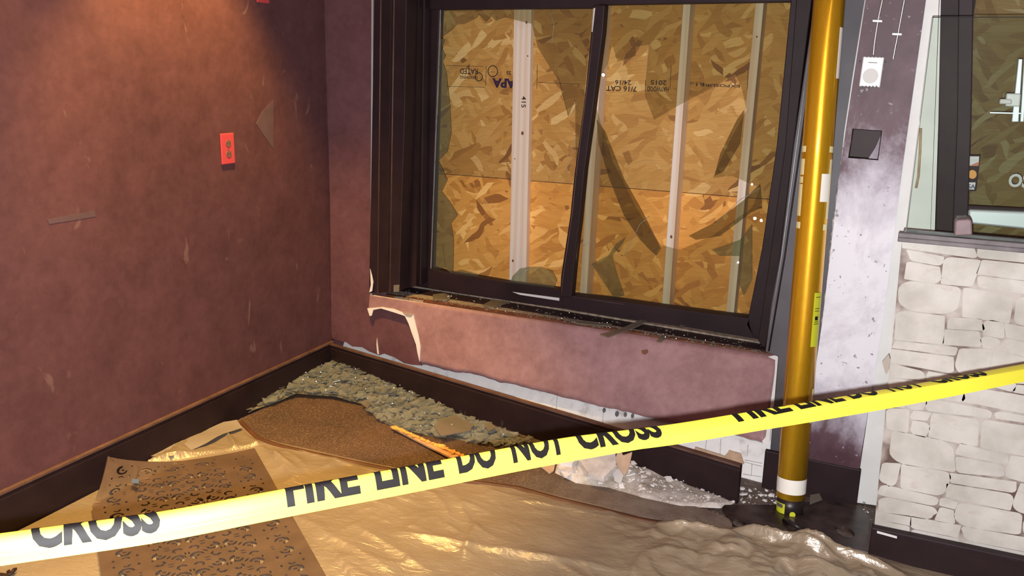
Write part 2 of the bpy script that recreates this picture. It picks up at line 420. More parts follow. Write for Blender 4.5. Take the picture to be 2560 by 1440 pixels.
def text_at(name, body, height, width, origin, ux, uy, mt, parent, bold=.012, off=.0006):
    bm = text_bm(body, height, width, bold); ux = Vector(ux).normalized(); uy = Vector(uy).normalized(); n = ux.cross(uy)
    for v in bm.verts: v.co = Vector(origin) + ux * v.co.x + uy * v.co.y + n * off
    return from_bm(name, bm, mt, parent)
# ================================================================== SETTING
tag(box('floor', (-2.6, -2.2, -.12), (2.4, 3.9, 0), M_floor), kind='structure')
tag(box('ceiling', (-2.6, -2.2, 2.55), (2.4, 3.42, 2.7), M_ceiling), kind='structure')
# left wall
wl = box('wall_left', (X0 - .14, -2.2, 0), (X0, 3.44, 2.55), M_left); tag(wl, kind='structure')
def quadX(name, pts, t, mt, parent): return prism(name, [onX(x, y, X0) for x, y in pts], (t, 0, 0), mt, parent)
M_reflection = simple('reflection_tint', (.125, .075, .080), .5, var=.1)  # paler colour stands for flash light thrown onto the wall by glass shards
quadX('wall_reflection', [(640, 310), (655, 280), (683, 250), (683, 373)], .0012, M_reflection, wl)
quadX('wall_reflection', [(118, 549), (170, 539), (235, 527), (239, 541), (180, 551), (122, 560)], .0010, M_reflection, wl)
# rest of the room, behind and beside the viewer
tag(box('wall_front', (-2.6, -2.3, 0), (2.4, -2.2, 2.55), M_back), kind='structure')
# window wall ------------------------------------------------------
bm = bmesh.new()
wx0 = onY(936, 300, Y0).x; 
zt = 1.70
def backsheet(bm, cols, rows=10):           # cols: list of (px, py_top, py_bottom) on the bulged wall surface
    grid = []
    for px_t, t, px_b, b in cols:
        grid.append([bm.verts.new(onS(px_t + (px_b - px_t) * i / rows, t + (b - t) * i / rows)) for i in range(rows + 1)])
    for a, c in zip(grid, grid[1:]):
        for i in range(rows): bm.faces.new((a[i], c[i], c[i + 1], a[i + 1])).material_index = 0
# left strip between the corner and the casing
lower = [(829, 845), (850, 852), (866, 856), (880, 866), (905, 868), (925, 880), (948, 888), (960, 884), (985, 893), (1010, 908), (1030, 912), (1056, 914)]
cols = []
for i, (x, y) in enumerate(lower):
    xt = 829 + (940 - 829) * min(1, (x - 829) / 105.)
    if x <= 930: cols.append((815 + (x - 829) * 1.2, -330, x, y))
backsheet(bm, cols, 24)
cols = [(x, lerp_poly([(925, 742), (1330, 800)], x), x, lerp_poly(lower, x)) for x in (923, 948, 960, 985, 1010, 1030, 1056)]
backsheet(bm, cols, 10)
wb = from_bm('wall_back', bm, [M_back, M_white]); solid(wb, .014, 1, 1); tag(wb, kind='structure')
# wall over the window and its hidden body
hb = bmesh.new()
zh = onY(1500, -70, Y0).z
box_bm(hb, (X0 - .1, Y0, zh), (2.4, Y0 + .12, 2.55))
from_bm('wall_header', hb, M_back, wb)
xl = onY(960, 400, Y0).x
box('wall_stud_side', (X0 - .1, Y0 + .016, .0), (xl - .01, Y0 + .12, zh), M_back, wb)
# white core / block behind the torn lower edge
core = []
NX = 60
for j in range(7):
    row = []
    for i in range(NX + 1):
        x = X0 + (-.325 - X0) * i / NX; z = -.0 + .36 * j / 6
        row.append((x, surf(x, z) + .022 + .003 * noise.noise(Vector((x * 30, z * 30, 0))), z))
    core.append(row)
g = grid_mesh('exposed_block', core, M_block, wb, smooth=False); solid(g, .05, -1)
# joints of the exposed block near the pillar
bmj = bmesh.new()
for (a, b) in [((1393, 990), (1390, 1025)), ((1509, 1020), (1506, 1060)), ((1768, 1090), (1762, 1132)), ((1802, 1098), (1800, 1140)),
               ((1800, 1140), (1905, 1166)), ((1862, 1150), (1905, 1158)), ((1858, 1185), (1903, 1192)), ((1880, 1160), (1878, 1190)), ((1870, 1112), (1868, 1140))]:
    A, B = onS(*a, .016), onS(*b, .016); tube_bm(bmj, [A, B], .0012, 5)
from_bm('block_joint', bmj, simple('pale_joint', (.48, .46, .44), .8), wb)
for cx, cy, r in ((1510, 1026, 5), (1542, 1035, 6), (1563, 1037, 5), (1581, 1040, 5)):     # four drilled marks in the block
    pts = [onS(cx + r * math.cos(a) * .8, cy + 1.2 * r * math.sin(a), .0145) for a in [k * math.pi / 5 for k in range(10)]]
    prism('drilled_hole', pts, (0, .004, 0), M_greycap, wb)
# panel under the sill, pushed forward, with torn white edge
tear = [(928, 742, 922, 772), ]
low2 = [(1048, 908), (1075, 915), (1110, 925), (1150, 932), (1175, 933), (1210, 942), (1250, 957), (1290, 962), (1330, 974), (1360, 980), (1395, 990), (1430, 998), (1470, 1008), (1510, 1018), (1545, 1024), (1580, 1033),
        (1620, 1043), (1650, 1050), (1700, 1062), (1750, 1074), (1800, 1080), (1830, 1085), (1860, 1093), (1885, 1100), (1910, 1106)]
topl = [(925, 738), (1330, 797), (1600, 838), (1942, 890)]
botL = [(921, 772), (926, 783), (934, 774), (952, 771), (985, 779), (1008, 786), (1018, 792), (1024, 806), (1030, 825), (1037, 848), (1043, 872), (1048, 908)]
bm = bmesh.new()
OFFP = -.022
def sheet_cols(bm, cols, rows):
    grid = []
    for (xt, yt, xb, yb) in cols:
        grid.append([bm.verts.new(onS(xt + (xb - xt) * i / rows, yt + (yb - yt) * i / rows, OFFP)) for i in range(rows + 1)])
    for a, c in zip(grid, grid[1:]):
        for i in range(rows): bm.faces.new((a[i], c[i], c[i + 1], a[i + 1]))
cols = [(x + (0 if x > 940 else 3), lerp_poly(topl, x), x, y) for x, y in botL if x < 1046]
x_t = [c[0] for c in cols]
cols.append((1050, lerp_poly(topl, 1050), 1048, 908))
for x, y in low2[1:]:
    xt = 1050 + (1942 - 1050) * (x - 1048) / (1910 - 1048)
    cols.append((xt, lerp_poly(topl, xt), x, y))
fine = []
for a, b in zip(cols, cols[1:]):
    for k in range(3):
        t = k / 3.; jit = random.uniform(-1.6, 1.6) if k else 0
        fine.append(tuple(a[q] + (b[q] - a[q]) * t + (jit if q == 3 else 0) for q in range(4)))
fine.append(cols[-1])
sheet_cols(bm, fine, 14)
pn = from_bm('wallboard_panel', bm, [M_panel, M_white], wb, smooth=True); solid(pn, .013, 1, 1)
# torn white paper and core shown along the break
def torn(name, px, off, mt, parent, t=.004):
    return prism(name, [onS(x, y, off) for x, y in px], (0, t, 0), mt, parent)
torn('torn_edge', [(918, 771), (924, 790), (929, 789), (933, 775), (952, 771), (985, 781), (1012, 790), (1021, 808), (1029, 832), (1040, 862), (1043, 880), (1049, 905), (1051, 868), (1046, 840), (1039, 812), (1033, 786), (1008, 782), (985, 773), (955, 768)], -.026, M_white, wb)
torn('torn_paper_patch', [(1006, 781), (1033, 786), (1026, 793), (1016, 791)], -.028, simple('grey_paper', (.36, .31, .26), .8), wb, .003)
torn('torn_edge', [(925, 672), (930, 690), (933, 705), (930, 728), (923, 731), (927, 712), (926, 690)], -.030, M_white, wb, .003)
torn('torn_edge', [(942, 845), (945, 870), (947, 886), (943, 884), (941, 862)], -.004, M_white, wb, .003)
torn('torn_paper_patch', [(1818, 1133), (1822, 1126), (1852, 1134), (1860, 1160), (1838, 1158), (1806, 1146)], -.012, M_paper, wb)
torn('torn_paper_patch', [(1738, 1117), (1800, 1136), (1845, 1155), (1850, 1165), (1790, 1148), (1735, 1125)], -.014, M_paper, wb)
torn('filler_edge', [(1941, 888), (1950, 893), (1946, 930), (1940, 985), (1931, 1030), (1924, 1105), (1915, 1118), (1905, 1103), (1914, 1092), (1922, 1040), (1930, 985), (1937, 930), (1938, 900), (1920, 892)], -.040, M_white, wb, .012)
torn('chip', [(1603, 876), (1618, 873), (1621, 880), (1614, 887), (1606, 885)], -.0235, M_sillred, wb, .001)
# ------------------------------------------------------------------ window
YW = 3.46
win = empty('window_1', (-1.2, Y0, .4)); tag(win, kind='structure')
# casing and jamb on the left
pY('casing', [(941, -320), (922, 734), (998, 728), (1012, 300), (1022, -320)], Y0 - .02, .10, M_casing, win, .004)
for (a, b, c, d, yy, mt) in ((956, -320, 944, 733, .028, M_topcap), (990, -320, 975, 731, .027, M_topcap)):
    A, B = onY(a, b, Y0 - .02), onY(c, d, Y0 - .02); tube('casing_bead', [A, B], .0028, mt, win, 8)
pY('casing_rebate', [(962, -320), (948, 732), (968, 730), (984, -320)], Y0 - .024, .006, M_dark, win, .002)
jl = [onY(1000, -320, Y0 + .0).x, onY(1000, 728, Y0).x]
pY('jamb', [(1000, -320), (985, 728), (1040, 715), (1052, -320)], Y0 + .07, .05, M_dark, win)
pY('jamb_step', [(1034, -320), (1018, 720), (1052, 712), (1066, -320)], Y0 + .10, .06, M_casing, win, .003)
pY('casing_bead', [(1026, 60), (1022, 300), (1013, 640), (1017, 640), (1027, 300), (1031, 60)], Y0 + .066, .004, simple('green_grey_strip', (.10, .13, .12), .4), win)
# sash frame
sash = empty('window_sash', (-1.2, YW, .5)); setpar(sash, win)
pY('stile', [(1060, -40), (1040, 716), (1077, 690), (1100, -40)], YW, .045, M_casing, win, .003)
pY('head', [(1022, -330), (1040, 22), (1100, 24), (1483, 20), (1500, 12), (1984, 4), (2040, 2), (2050, -330)], YW - .02, .06, M_casing, win, .003)
pY('right_stile', [(1983, -60), (1942, 361), (1905, 620), (1871, 790), (1866, 812), (1890, 860), (1925, 852), (1958, 640), (2000, 361), (2052, -60)], YW - .03, .06, M_casing, win, .003)
pY('right_jamb', [(1995, -60), (1963, 361), (1925, 640), (1895, 850), (1912, 880), (1950, 640), (1984, 361), (2037, -60)], YW - .12, .09, M_dark, win, .003)
pY('bottom_rail', [(1040, 688), (1077, 671), (1120, 684), (1200, 695), (1275, 708), (1330, 715), (1390, 723), (1405, 727), (1405, 773), (1300, 756), (1150, 734), (1018, 712)], YW - .005, .05, M_casing, win, .003)
pY('bottom_rail', [(1405, 736), (1530, 750), (1640, 766), (1700, 774), (1790, 786), (1875, 796), (1926, 858), (1900, 858), (1700, 828), (1550, 795), (1405, 770)], YW - .03, .06, M_casing, win, .003)
# racked centre mullion
mul = pY('mullion', [(1483, 12), (1512, 12), (1507, 80), (1480, 290), (1462, 420), (1448, 560), (1438, 640), (1428, 745), (1399, 742), (1402, 690), (1425, 540), (1435, 440), (1452, 320), (1466, 200)], YW - .045, .05, M_casing, win, .004)
tube('mullion_bead', [onY(x, y, YW - .047) for x, y in ((1489, 20), (1470, 200), (1455, 320), (1440, 440), (1430, 540), (1408, 690), (1403, 740))], .0018, M_topcap, win, 8)
tube('mullion_bead', [onY(x, y, YW - .03) for x, y in ((1447, 560), (1438, 640), (1426, 740))], .006, M_galv, win, 8)
pY('white_strip', [(1484, 20), (1489, 20), (1481, 80), (1479, 80)], YW - .048, .003, M_whiteplastic, win)
pY('white_strip', [(1281, 730), (1398, 745), (1398, 752), (1300, 737)], YW - .010, .004, M_whiteplastic, win)
pY('white_strip', [(1100, 24), (1076, 672), (1078, 672), (1102, 24)], YW - .002, .003, M_galv, win)
tube('glazing_line', [onY(x, y, YW - .034) for x, y in ((1411, 739), (1500, 752), (1560, 761))], .0009, M_topcap, win, 6)
# sill: lip, dusty ledges, dark channels
def sillstrip(name, top, bot, z, mt, t=.02):
    return prism(name, [fl(x, y, z) for x, y in top] + [fl(x, y, z) for x, y in bot[::-1]], (0, 0, -t), mt, win)
sillstrip('sill_board', [(990, 706), (1500, 778), (1960, 862)], [(922, 731), (1330, 792), (1944, 886)], .40, M_dustcap, .03)
sillstrip('sill_groove', [(1010, 711), (1400, 771), (1925, 857)], [(995, 726), (1380, 788), (1925, 878)], .4015, M_casing, .004)
sillstrip('sill_back_ledge', [(1015, 705), (1400, 764), (1925, 853)], [(1012, 712), (1395, 771), (1925, 859)], .408, M_dustcap, .01)
# lip in front of the sill
lip = []
for x, y0_, y1_ in [(922, 731, 741), (1000, 742, 752), (1330, 792, 806), (1600, 833, 846), (1780, 862, 876), (1944, 886, 901)]:
    p = fl(x, y0_, .401); lip.append((p, p + Vector((0, 0, -.022))))
bm = bmesh.new(); a = [bm.verts.new(p) for p, q in lip]; b = [bm.verts.new(q) for p, q in lip]
c = [bm.verts.new(p + Vector((0, .025, 0))) for p, q in lip]; d = [bm.verts.new(q + Vector((0, .025, 0))) for p, q in lip]
for i in range(len(lip) - 1):
    for q in ((a, b), (c, a), (b, d), (d, c)): bm.faces.new((q[0][i], q[1][i], q[1][i + 1], q[0][i + 1]))
bmesh.ops.recalc_face_normals(bm, faces=bm.faces[:])
from_bm('sill_lip', bm, M_sillred, win)
# remaining glass
def pane(name, px, Y, mt, t=.004):
    return pY(name, px, Y, t, mt, win)
def pane_hole(name, outer, hole, Y, mt):
    bm = bmesh.new()
    es = []
    for loop in (outer, hole):
        vv = [bm.verts.new(onY(x, y, Y)) for x, y in loop]
        es += [bm.edges.new((vv[i], vv[(i + 1) % len(vv)])) for i in range(len(vv))]
    bmesh.ops.triangle_fill(bm, use_beauty=True, edges=es, normal=(0, -1, 0))
    o = from_bm(name, bm, mt, win); return o
# left light: glass left along the top and sides
pane('glass_pane', [(1101, 22), (1480, 20), (1475, 80), (1452, 320), (1440, 420), (1437, 250), (1420, 290), (1398, 205), (1345, 120), (1330, 60), (1262, 44), (1240, 52), (1228, 40), (1215, 55), (1198, 36), (1190, 46), (1160, 60), (1140, 62), (1130, 75), (1101, 95)], YW + .012, M_glass)
pane('glass_pane', [(1101, 95), (1112, 100), (1104, 120), (1113, 140), (1106, 155), (1115, 180), (1118, 205), (1124, 260), (1128, 330), (1118, 380), (1096, 402), (1118, 450), (1104, 480), (1124, 505), (1144, 538), (1127, 560), (1134, 600), (1106, 610), (1112, 670), (1077, 672)], YW + .012, M_glassgreen)
pane('glass_pane', [(1275, 708), (1282, 690), (1300, 672), (1322, 668), (1350, 668), (1380, 678), (1392, 700), (1385, 722), (1335, 715)], YW + .012, M_glassgreen)
pane('glass_pane', [(1106, 610), (1134, 600), (1132, 684), (1112, 670)], YW + .02, M_glassgreen)
# right light: doubled glass with a broken opening
outer = [(1508, 14), (1984, 5), (1942, 361), (1905, 620), (1874, 795), (1790, 788), (1640, 770), (1530, 752), (1430, 738), (1448, 560), (1462, 420), (1480, 290)]
hole = [(1500, 190), (1520, 160), (1530, 110), (1543, 155), (1560, 150), (1590, 140), (1588, 118), (1622, 112), (1614, 200), (1612, 240), (1635, 300), (1700, 262), (1770, 225), (1838, 186), (1855, 225), (1866, 275), (1850, 305), (1815, 370), (1782, 445), (1830, 440), (1900, 470), (1880, 520), (1780, 590), (1700, 625), (1650, 612), (1590, 520), (1530, 400), (1500, 300), (1488, 260)]
pane_hole('glass_pane', outer, hole, YW + .012, M_glassdark)
pane('glass_pane', [(1492, 300), (1512, 330), (1560, 450), (1600, 520), (1652, 622), (1640, 640), (1600, 600), (1560, 540), (1520, 440), (1496, 360)], YW + .022, M_glassdark)
pane('glass_pane', [(1900, 460), (1860, 500), (1780, 560), (1722, 590), (1740, 600), (1800, 590), (1880, 530), (1905, 520)], YW + .022, M_glassdark)
pane('glass_pane', [(1860, 275), (1842, 300), (1800, 385), (1786, 440), (1808, 430), (1850, 360)], YW + .022, M_glassdark)
pane('glass_pane', [(1565, 592), (1556, 610), (1530, 640), (1540, 680), (1560, 740), (1535, 745), (1505, 700), (1478, 660), (1500, 650), (1520, 640), (1540, 610)], YW + .022, M_glassgreen)
pane('glass_pane', [(1880, 560), (1850, 600), (1780, 625), (1800, 640), (1850, 640), (1845, 700), (1860, 740), (1880, 700)], YW + .022, M_glassgreen)
pane('glass_pane', [(1120, 684), (1160, 690), (1200, 696), (1190, 685), (1168, 680), (1150, 676)], YW + .01, M_glassgreen)
# crack lines with glinting edges
for pl in ([(1375, 25), (1385, 60), (1380, 110)], [(1440, 340), (1425, 400), (1410, 440)], [(1560, 640), (1600, 560), (1625, 540)], [(1900, 470), (1850, 500), (1790, 560)], [(1430, 600), (1460, 615), (1480, 600)], [(1275, 706), (1290, 690), (1330, 668)]):
    tube('crack', [onY(x, y, YW + .009) for x, y in pl], .0007, M_edge, win, 5)
# right casing board, leaning with the pushed wall
def board_pt(px, py, d=0):
    Y = 3.05
    for _ in range(20):
        p = onY(px, py, Y); Y = .5 * Y + .5 * (3.005 + .13 * p.z / 1.6 + d)
    return onY(px, py, Y)
gb = prism('side_casing', [board_pt(*p) for p in ((2080, -330), (2037, 0), (1984, 361), (1950, 640), (1928, 760), (1913, 880), (1945, 892), (1925, 1128), (2030, 1140), (2068, 760), (2115, 400), (2175, 0), (2230, -330))], (0, .05, 0), M_greyboard, win, .003)
tube('casing_bead', [board_pt(x, y, -.002) for x, y in ((2060, -60), (2002, 361), (1962, 640), (1922, 878))], .003, M_dark, win, 8)
tube('casing_bead', [board_pt(x, y, -.002) for x, y in ((2050, -60), (1992, 361), (1954, 640), (1916, 878))], .0015, M_galv, win, 8)
# ------------------------------------------------------------------ boards and studs outside
YO = 3.70
seam = lambda x: 445 + (x - 1120) * .0460
def osb_sheet(name, z0, z1, mt, label):
    o = box(name, (-2.45, YO, z0), (.12, YO + .012, z1), mt); return tag(o, label, 'board', 'boards closing the broken window')
zs = .5 * (onY(1120, 446, YO).z + onY(1800, 477, YO).z)
up = osb_sheet('strand_board', zs + .0015, 2.2, M_osb, 'upper yellow-brown strand board with black upside-down stamps, behind the broken window')
dn = osb_sheet('strand_board', -.0, zs - .0015, M_osb2, 'lower orange-brown strand board below the seam, behind the broken window')
def stud(x0, x1, x0b, x1b, Yf, label, knots=()):
    A, B, C_, D = onY(x0, 25, Yf), onY(x1, 25, Yf), onY(x1b, 740, Yf), onY(x0b, 740, Yf)
    k = (2.1 - D.z) / (A.z - D.z); kb = (0 - D.z) / (A.z - D.z)
    L = lambda P, Q, t: P + (Q - P) * t
    pts = [L(D, A, kb), L(C_, B, kb), L(C_, B, k), L(D, A, k)]
    c = (pts[0] + pts[1]) * .5
    root = empty('timber_stud', (c.x, Yf, 0)); tag(root, label, 'timber', 'studs bracing the boards')
    o = prism('timber', pts, (0, YO - Yf - .001, 0), M_pine, root, .002)
    for (kx, ky, r) in knots:
        q = [onY(kx + r * math.cos(a), ky + 1.5 * r * math.sin(a), Yf - .0008) for a in [i * math.pi / 5 for i in range(10)]]
        prism('knot', q, (0, .0016, 0), M_knot, root)
    return root
st1 = stud(1285, 1328, 1272, 1314, YO - .038, 'wide pale pine stud with dark knots behind the left window pane', ((1316, 56, 2.5), (1319, 140, 1.6), (1306, 333, 3.2), (1282, 652, 2.4), (1287, 397, 1.2)))
stud(1492, 1511, 1449, 1466, YO - .089, 'narrow pine stud half hidden behind the leaning window mullion')
st3 = stud(1707, 1725, 1656, 1675, YO - .089, 'narrow pine stud behind the middle of the right window pane', ((1678, 592, 3),))
stud(1887, 1908, 1819, 1839, YO - .089, 'narrow pine stud behind the right edge of the right window pane', ((1892, 92, 2),))
text_at('stamp_text', '415', .022, .05, onY(1304, 240, YO - .0395), (0, 0, -1), (1, 0, 0), M_inkstamp, st1)
# stamps, printed upside down
def stamp(body, x_r, y_t, x_l, y_b, mt=M_inkstamp, bold=.018):
    A = onY(x_r, y_t, YO); B = onY(x_l, y_t, YO); C_ = onY(x_r, y_b, YO)
    text_at('stamp_text', body, abs(A.z - C_.z), abs(A.x - B.x), A, (-1, 0, 0), (0, 0, -1), mt, up, bold, .0008)
stamp('7/16 CAT', 1592, 216, 1516, 230); stamp('24/16', 1578, 201, 1538, 213)
stamp('2015', 1667, 201, 1627, 213); stamp('HAYWOOD', 1672, 217, 1618, 230)
stamp('PS 2-10', 1760, 206, 1725, 212); stamp('EXPOSURE 1', 1850, 212, 1740, 219)
stamp('APA', 1290, 197, 1231, 221, M_inkpurple, .05); stamp('25', 1278, 178, 1266, 187)
stamp('RATED', 1195, 172, 1150, 186); stamp('SHEATHING', 1195, 190, 1150, 198)
def ring(cx, cy, r):
    tube('stamp_ring', [onY(cx + r * math.cos(a), cy + r * 1.15 * math.sin(a), YO - .0005) for a in [k * math.pi / 10 for k in range(21)]], .0022, M_inkstamp, up, 5)
ring(1232, 178, 12); ring(1197, 192, 9)
for a, b in (((1216, 165), (1214, 215)), ((1343, 163), (1342, 222)), ((1115, 164), (1208, 166)), ((1115, 216), (1212, 218)), ((1678, 165), (1675, 222)), ((1614, 200), (1613, 230)), ((1870, 170), (1868, 225)), ((1226, 180), (1238, 180)), ((1345, 206), (1440, 210))):
    tube('stamp_line', [onY(*a, YO - .0003), onY(*b, YO - .0003)], .0012, M_inkstamp, up, 4)
# ------------------------------------------------------------------ baseboards
def baseboard(name, A, B, h, n, cap=True, parent=None):
    A, B, n = Vector(A), Vector(B), Vector(n); up_ = Vector((0, 0, 1)); t = (B - A).normalized()
    prof = [(0, 0), (.016, 0), (.016, h * .84), (.012, h * .88), (.012, h * .93), (.017, h * .95), (.017, h), (0, h)]
    bm = bmesh.new(); r = [[bm.verts.new(P + n * a + up_ * z) for a, z in prof] for P in (A, B)]
    m = len(prof)
    for i in range(m):
        f = bm.faces.new((r[0][i], r[0][(i + 1) % m], r[1][(i + 1) % m], r[1][i])); f.material_index = 1 if i in (5, 6) and cap else 0
    bm.faces.new(r[0][::-1]); bm.faces.new(r[1]); bmesh.ops.recalc_face_normals(bm, faces=bm.faces[:])
    return tag(from_bm(name, bm, [M_dark, M_topcap], parent), kind='structure')
baseboard('baseboard_left', (X0, 1.56, 0), (X0, 3.29, 0), .147, (1, 0, 0))
a_, b_ = Vector((-2.372, 3.262, 0)), Vector((-.392, 2.805, 0)); n_ = Vector((-(b_ - a_).y, (b_ - a_).x, 0)).normalized() * -1
bbk = baseboard('baseboard_back', a_ - n_ * .017, b_ - n_ * .017, .141, n_)
bp0, bp1 = fl(1902, 1223), fl(2143, 1256)
YP = 2.985
tag(prism('baseboard_right', [(bp0.x, YP, 0), (bp1.x, YP, 0), (bp1.x, YP, .135), (bp0.x, YP, .142)], (0, -.018, 0), M_dark, bevel=.003), kind='structure')
# ------------------------------------------------------------------ pillar and white strip
pil = empty('wall_right', (0, YP, 0)); tag(pil, kind='structure')
# pillar face with a box opening cut in it
outer = [(2222, -340), (2165, 0), (2134, 200), (2104, 400), (2057, 800), (2035, 950), (2018, 1150), (2146, 1172), (2150, 1150), (2175, 1000), (2208, 800), (2259, 400), (2315, 0), (2362, -340)]
hole = [(2132, 321), (2206, 326), (2196, 400), (2121, 394)]
bm = bmesh.new(); es = []
for loop in (outer, hole):
    vv = [bm.verts.new(onY(x, y, YP)) for x, y in loop]
    es += [bm.edges.new((vv[i], vv[(i + 1) % len(vv)])) for i in range(len(vv))]
bmesh.ops.triangle_fill(bm, use_beauty=True, edges=es, normal=(0, -1, 0))
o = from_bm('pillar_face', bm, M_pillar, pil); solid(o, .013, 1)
for p in o.data.polygons:
    if p.normal.y > 0: p.flip()
# electrical box in the hole
eb = empty('junction_box', onY(2160, 360, YP)); tag(eb, 'open black square junction box sunk in the white-smeared pillar below the thermostat', 'electrical box')
h3 = [onY(x, y, YP) for x, y in hole]
bm = bmesh.new(); bk = [p + Vector((0, .055, 0)) for p in h3]
A = [bm.verts.new(p) for p in h3]; B = [bm.verts.new(p) for p in bk]
for i in range(4): bm.faces.new((A[i], A[(i + 1) % 4], B[(i + 1) % 4], B[i]))
bm.faces.new(B)
from_bm('box_body', bm, simple('box_inside', (.022, .005, .005), .6), eb)
bm = bmesh.new()
for i in range(4): tube_bm(bm, [h3[i] + Vector((0, -.003, 0)), h3[(i + 1) % 4] + Vector((0, -.003, 0))], .0028, 6)
from_bm('box_rim', bm, M_black, eb)
pY('box_tab', [(2206, 330), (2196, 398), (2170, 398), (2188, 370)], YP + .03, .003, M_pillar, eb)
# crumbled corner bead of the pillar
bm = bmesh.new(); prev = None
rnd = random.Random(3)
pl = [(2168, 0), (2160, 60), (2155, 100), (2142, 180), (2132, 240), (2120, 320), (2107, 400), (2098, 470), (2084, 560), (2080, 610), (2074, 680), (2060, 790), (2050, 880), (2040, 980), (2030, 1060), (2020, 1150)]
fine = []
for (a, b), (c, d) in zip(pl, pl[1:]):
    for k in range(8): fine.append((a + (c - a) * k / 8, b + (d - b) * k / 8))
pts = [onY(x + rnd.uniform(-1.2, 1.2), y, YP - .004 + rnd.uniform(-.002, .002)) for x, y in fine]
tube_bm(bm, pts, [.004 + rnd.random() * .0045 for _ in pts], 7)
from_bm('corner_bead', bm, [simple('crumbled_plaster', (.40, .36, .33), .8, var=.6, vscale=45, bmp=.5)], pil)
tube('corner_bead_metal', [onY(x, y, YP - .008) for x, y in ((2163, 0), (2130, 210), (2112, 330), (2103, 412))], .0022, M_whiteplastic, pil, 8)
torn_w = [(2017, 1145), (2060, 1148), (2110, 1156), (2147, 1166), (2147, 1172), (2100, 1163), (2050, 1156), (2017, 1153)]
pY('torn_paper_edge', torn_w, YP - .004, .003, M_paper, pil)
# white strip right of the pillar, reaching behind the glass screen
pY('white_strip', [(2362, -340), (2315, 0), (2259, 400), (2208, 800), (2175, 1000), (2150, 1172), (2140, 1256), (2300, 1280), (2330, 1100), (2337, 575), (2346, 300), (2352, 0), (2360, -340)], YP + .005, .02, simple('white_board', (.76, .76, .73), .6, var=.07, vscale=9), pil)
tube('crack', [onY(x, y, YP + .004) for x, y in ((2302, 320), (2300, 380), (2296, 440), (2290, 470))], .004, M_paper, pil, 6)
# fill behind, so that the wall is closed to the sides and above
box('pillar_body', (-.15, YP + .08, 0), (.03, Y0 + .10, 2.55), M_back, pil)
# ------------------------------------------------------------------ storefront door
YD = 3.10
dr = empty('door_1', (.4, YD, 0)); tag(dr, kind='structure')
x_l, x_r = onY(2345, 300, YD).x, onY(2424, 300, YD).x
pY('door_jamb', [(2356, -340), (2350, 0), (2346, 300), (2336, 640), (2330, 1100), (2370, 1100), (2380, 640), (2395, 300), (2402, -340)], YD - .03, .09, M_dark, dr, .003)
pY('door_stile', [(2392, -340), (2388, 300), (2376, 640), (2370, 1100), (2405, 1100), (2417, 640), (2428, 300), (2440, -340)], YD, .05, M_casing, dr, .003)
pY('door_glass', [(2438, -340), (2428, 300), (2405, 1100), (3000, 1150), (3000, -340)], YD + .02, .006, M_screen, dr)
bar = pY('push_bar', [(2421, 524), (2560, 530), (2820, 545), (2820, 592), (2560, 573), (2419, 559)], YD - .045, .03, M_silver, dr, .006)
pY('bar_shadow_gap', [(2421, 515), (2820, 536), (2820, 545), (2421, 525)], YD - .02, .02, M_dark, dr)
lk = empty('door_lock', onY(2535, 255, YD - .02)); setpar(lk, dr)
pY('lock_rail', [(2546, 147), (2557, 147), (2547, 305), (2529, 305)], YD - .01, .012, M_silver, dr, .002)
pY('lock_rail', [(2560, 147), (2570, 147), (2560, 305), (2550, 305)], YD - .01, .012, M_silver, dr, .002)
pY('lock_body', [(2516, 233), (2553, 234), (2550, 267), (2513, 266)], YD - .03, .03, M_whiteplastic, dr, .004)
pY('lock_knob', [(2500, 247), (2530, 248), (2530, 261), (2498, 260)], YD - .04, .02, M_stickw, dr, .004)
pY('lock_rod', [(2475, 280), (2552, 282), (2552, 285), (2475, 283)], YD - .012, .004, M_silver, dr)
# card stickers on the glass
def stick(px, mt, d=.0): return pY('sticker', px, YD + .016 - d, .0015, mt, dr)
stick([(2420, 388), (2451, 388), (2440, 478), (2414, 478)], M_dark)
stick([(2422, 391), (2448, 391), (2446, 415), (2421, 415)], M_stickw, .002)
stick([(2448, 404), (2446, 415), (2422, 415)], M_stickr, .003)
text_at('sticker_text', 'VER', .006, .02, onY(2426, 402, YD + .010), (1, 0, 0), (0, 0, 1), M_letter, dr, .02)
pts = [onY(2431 + 10.5 * math.cos(a), 436 + 11 * math.sin(a), YD + .012) for a in [k * math.pi / 12 for k in range(24)]]
prism('sticker_disc', pts, (0, .0015, 0), M_orange, dr)
stick([(2418, 456), (2439, 456), (2436, 474), (2416, 473)], M_stickw, .002)
text_at('sticker_text', 'SA', .014, .022, onY(2418, 471, YD + .010), (1, 0, 0), (0, 0, 1), M_navy, dr, .03)
text_at('window_lettering', 'OS', .042, .058, onY(2519, 467, YD + .014), (1, 0, 0), (0, 0, 1), M_letter, dr, .03)
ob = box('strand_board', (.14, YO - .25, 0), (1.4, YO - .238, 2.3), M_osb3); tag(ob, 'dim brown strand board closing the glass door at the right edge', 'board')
tag(box('wall_side', (1.4, Y0 - .3, 0), (1.5, YO, 2.55), M_back), kind='structure')
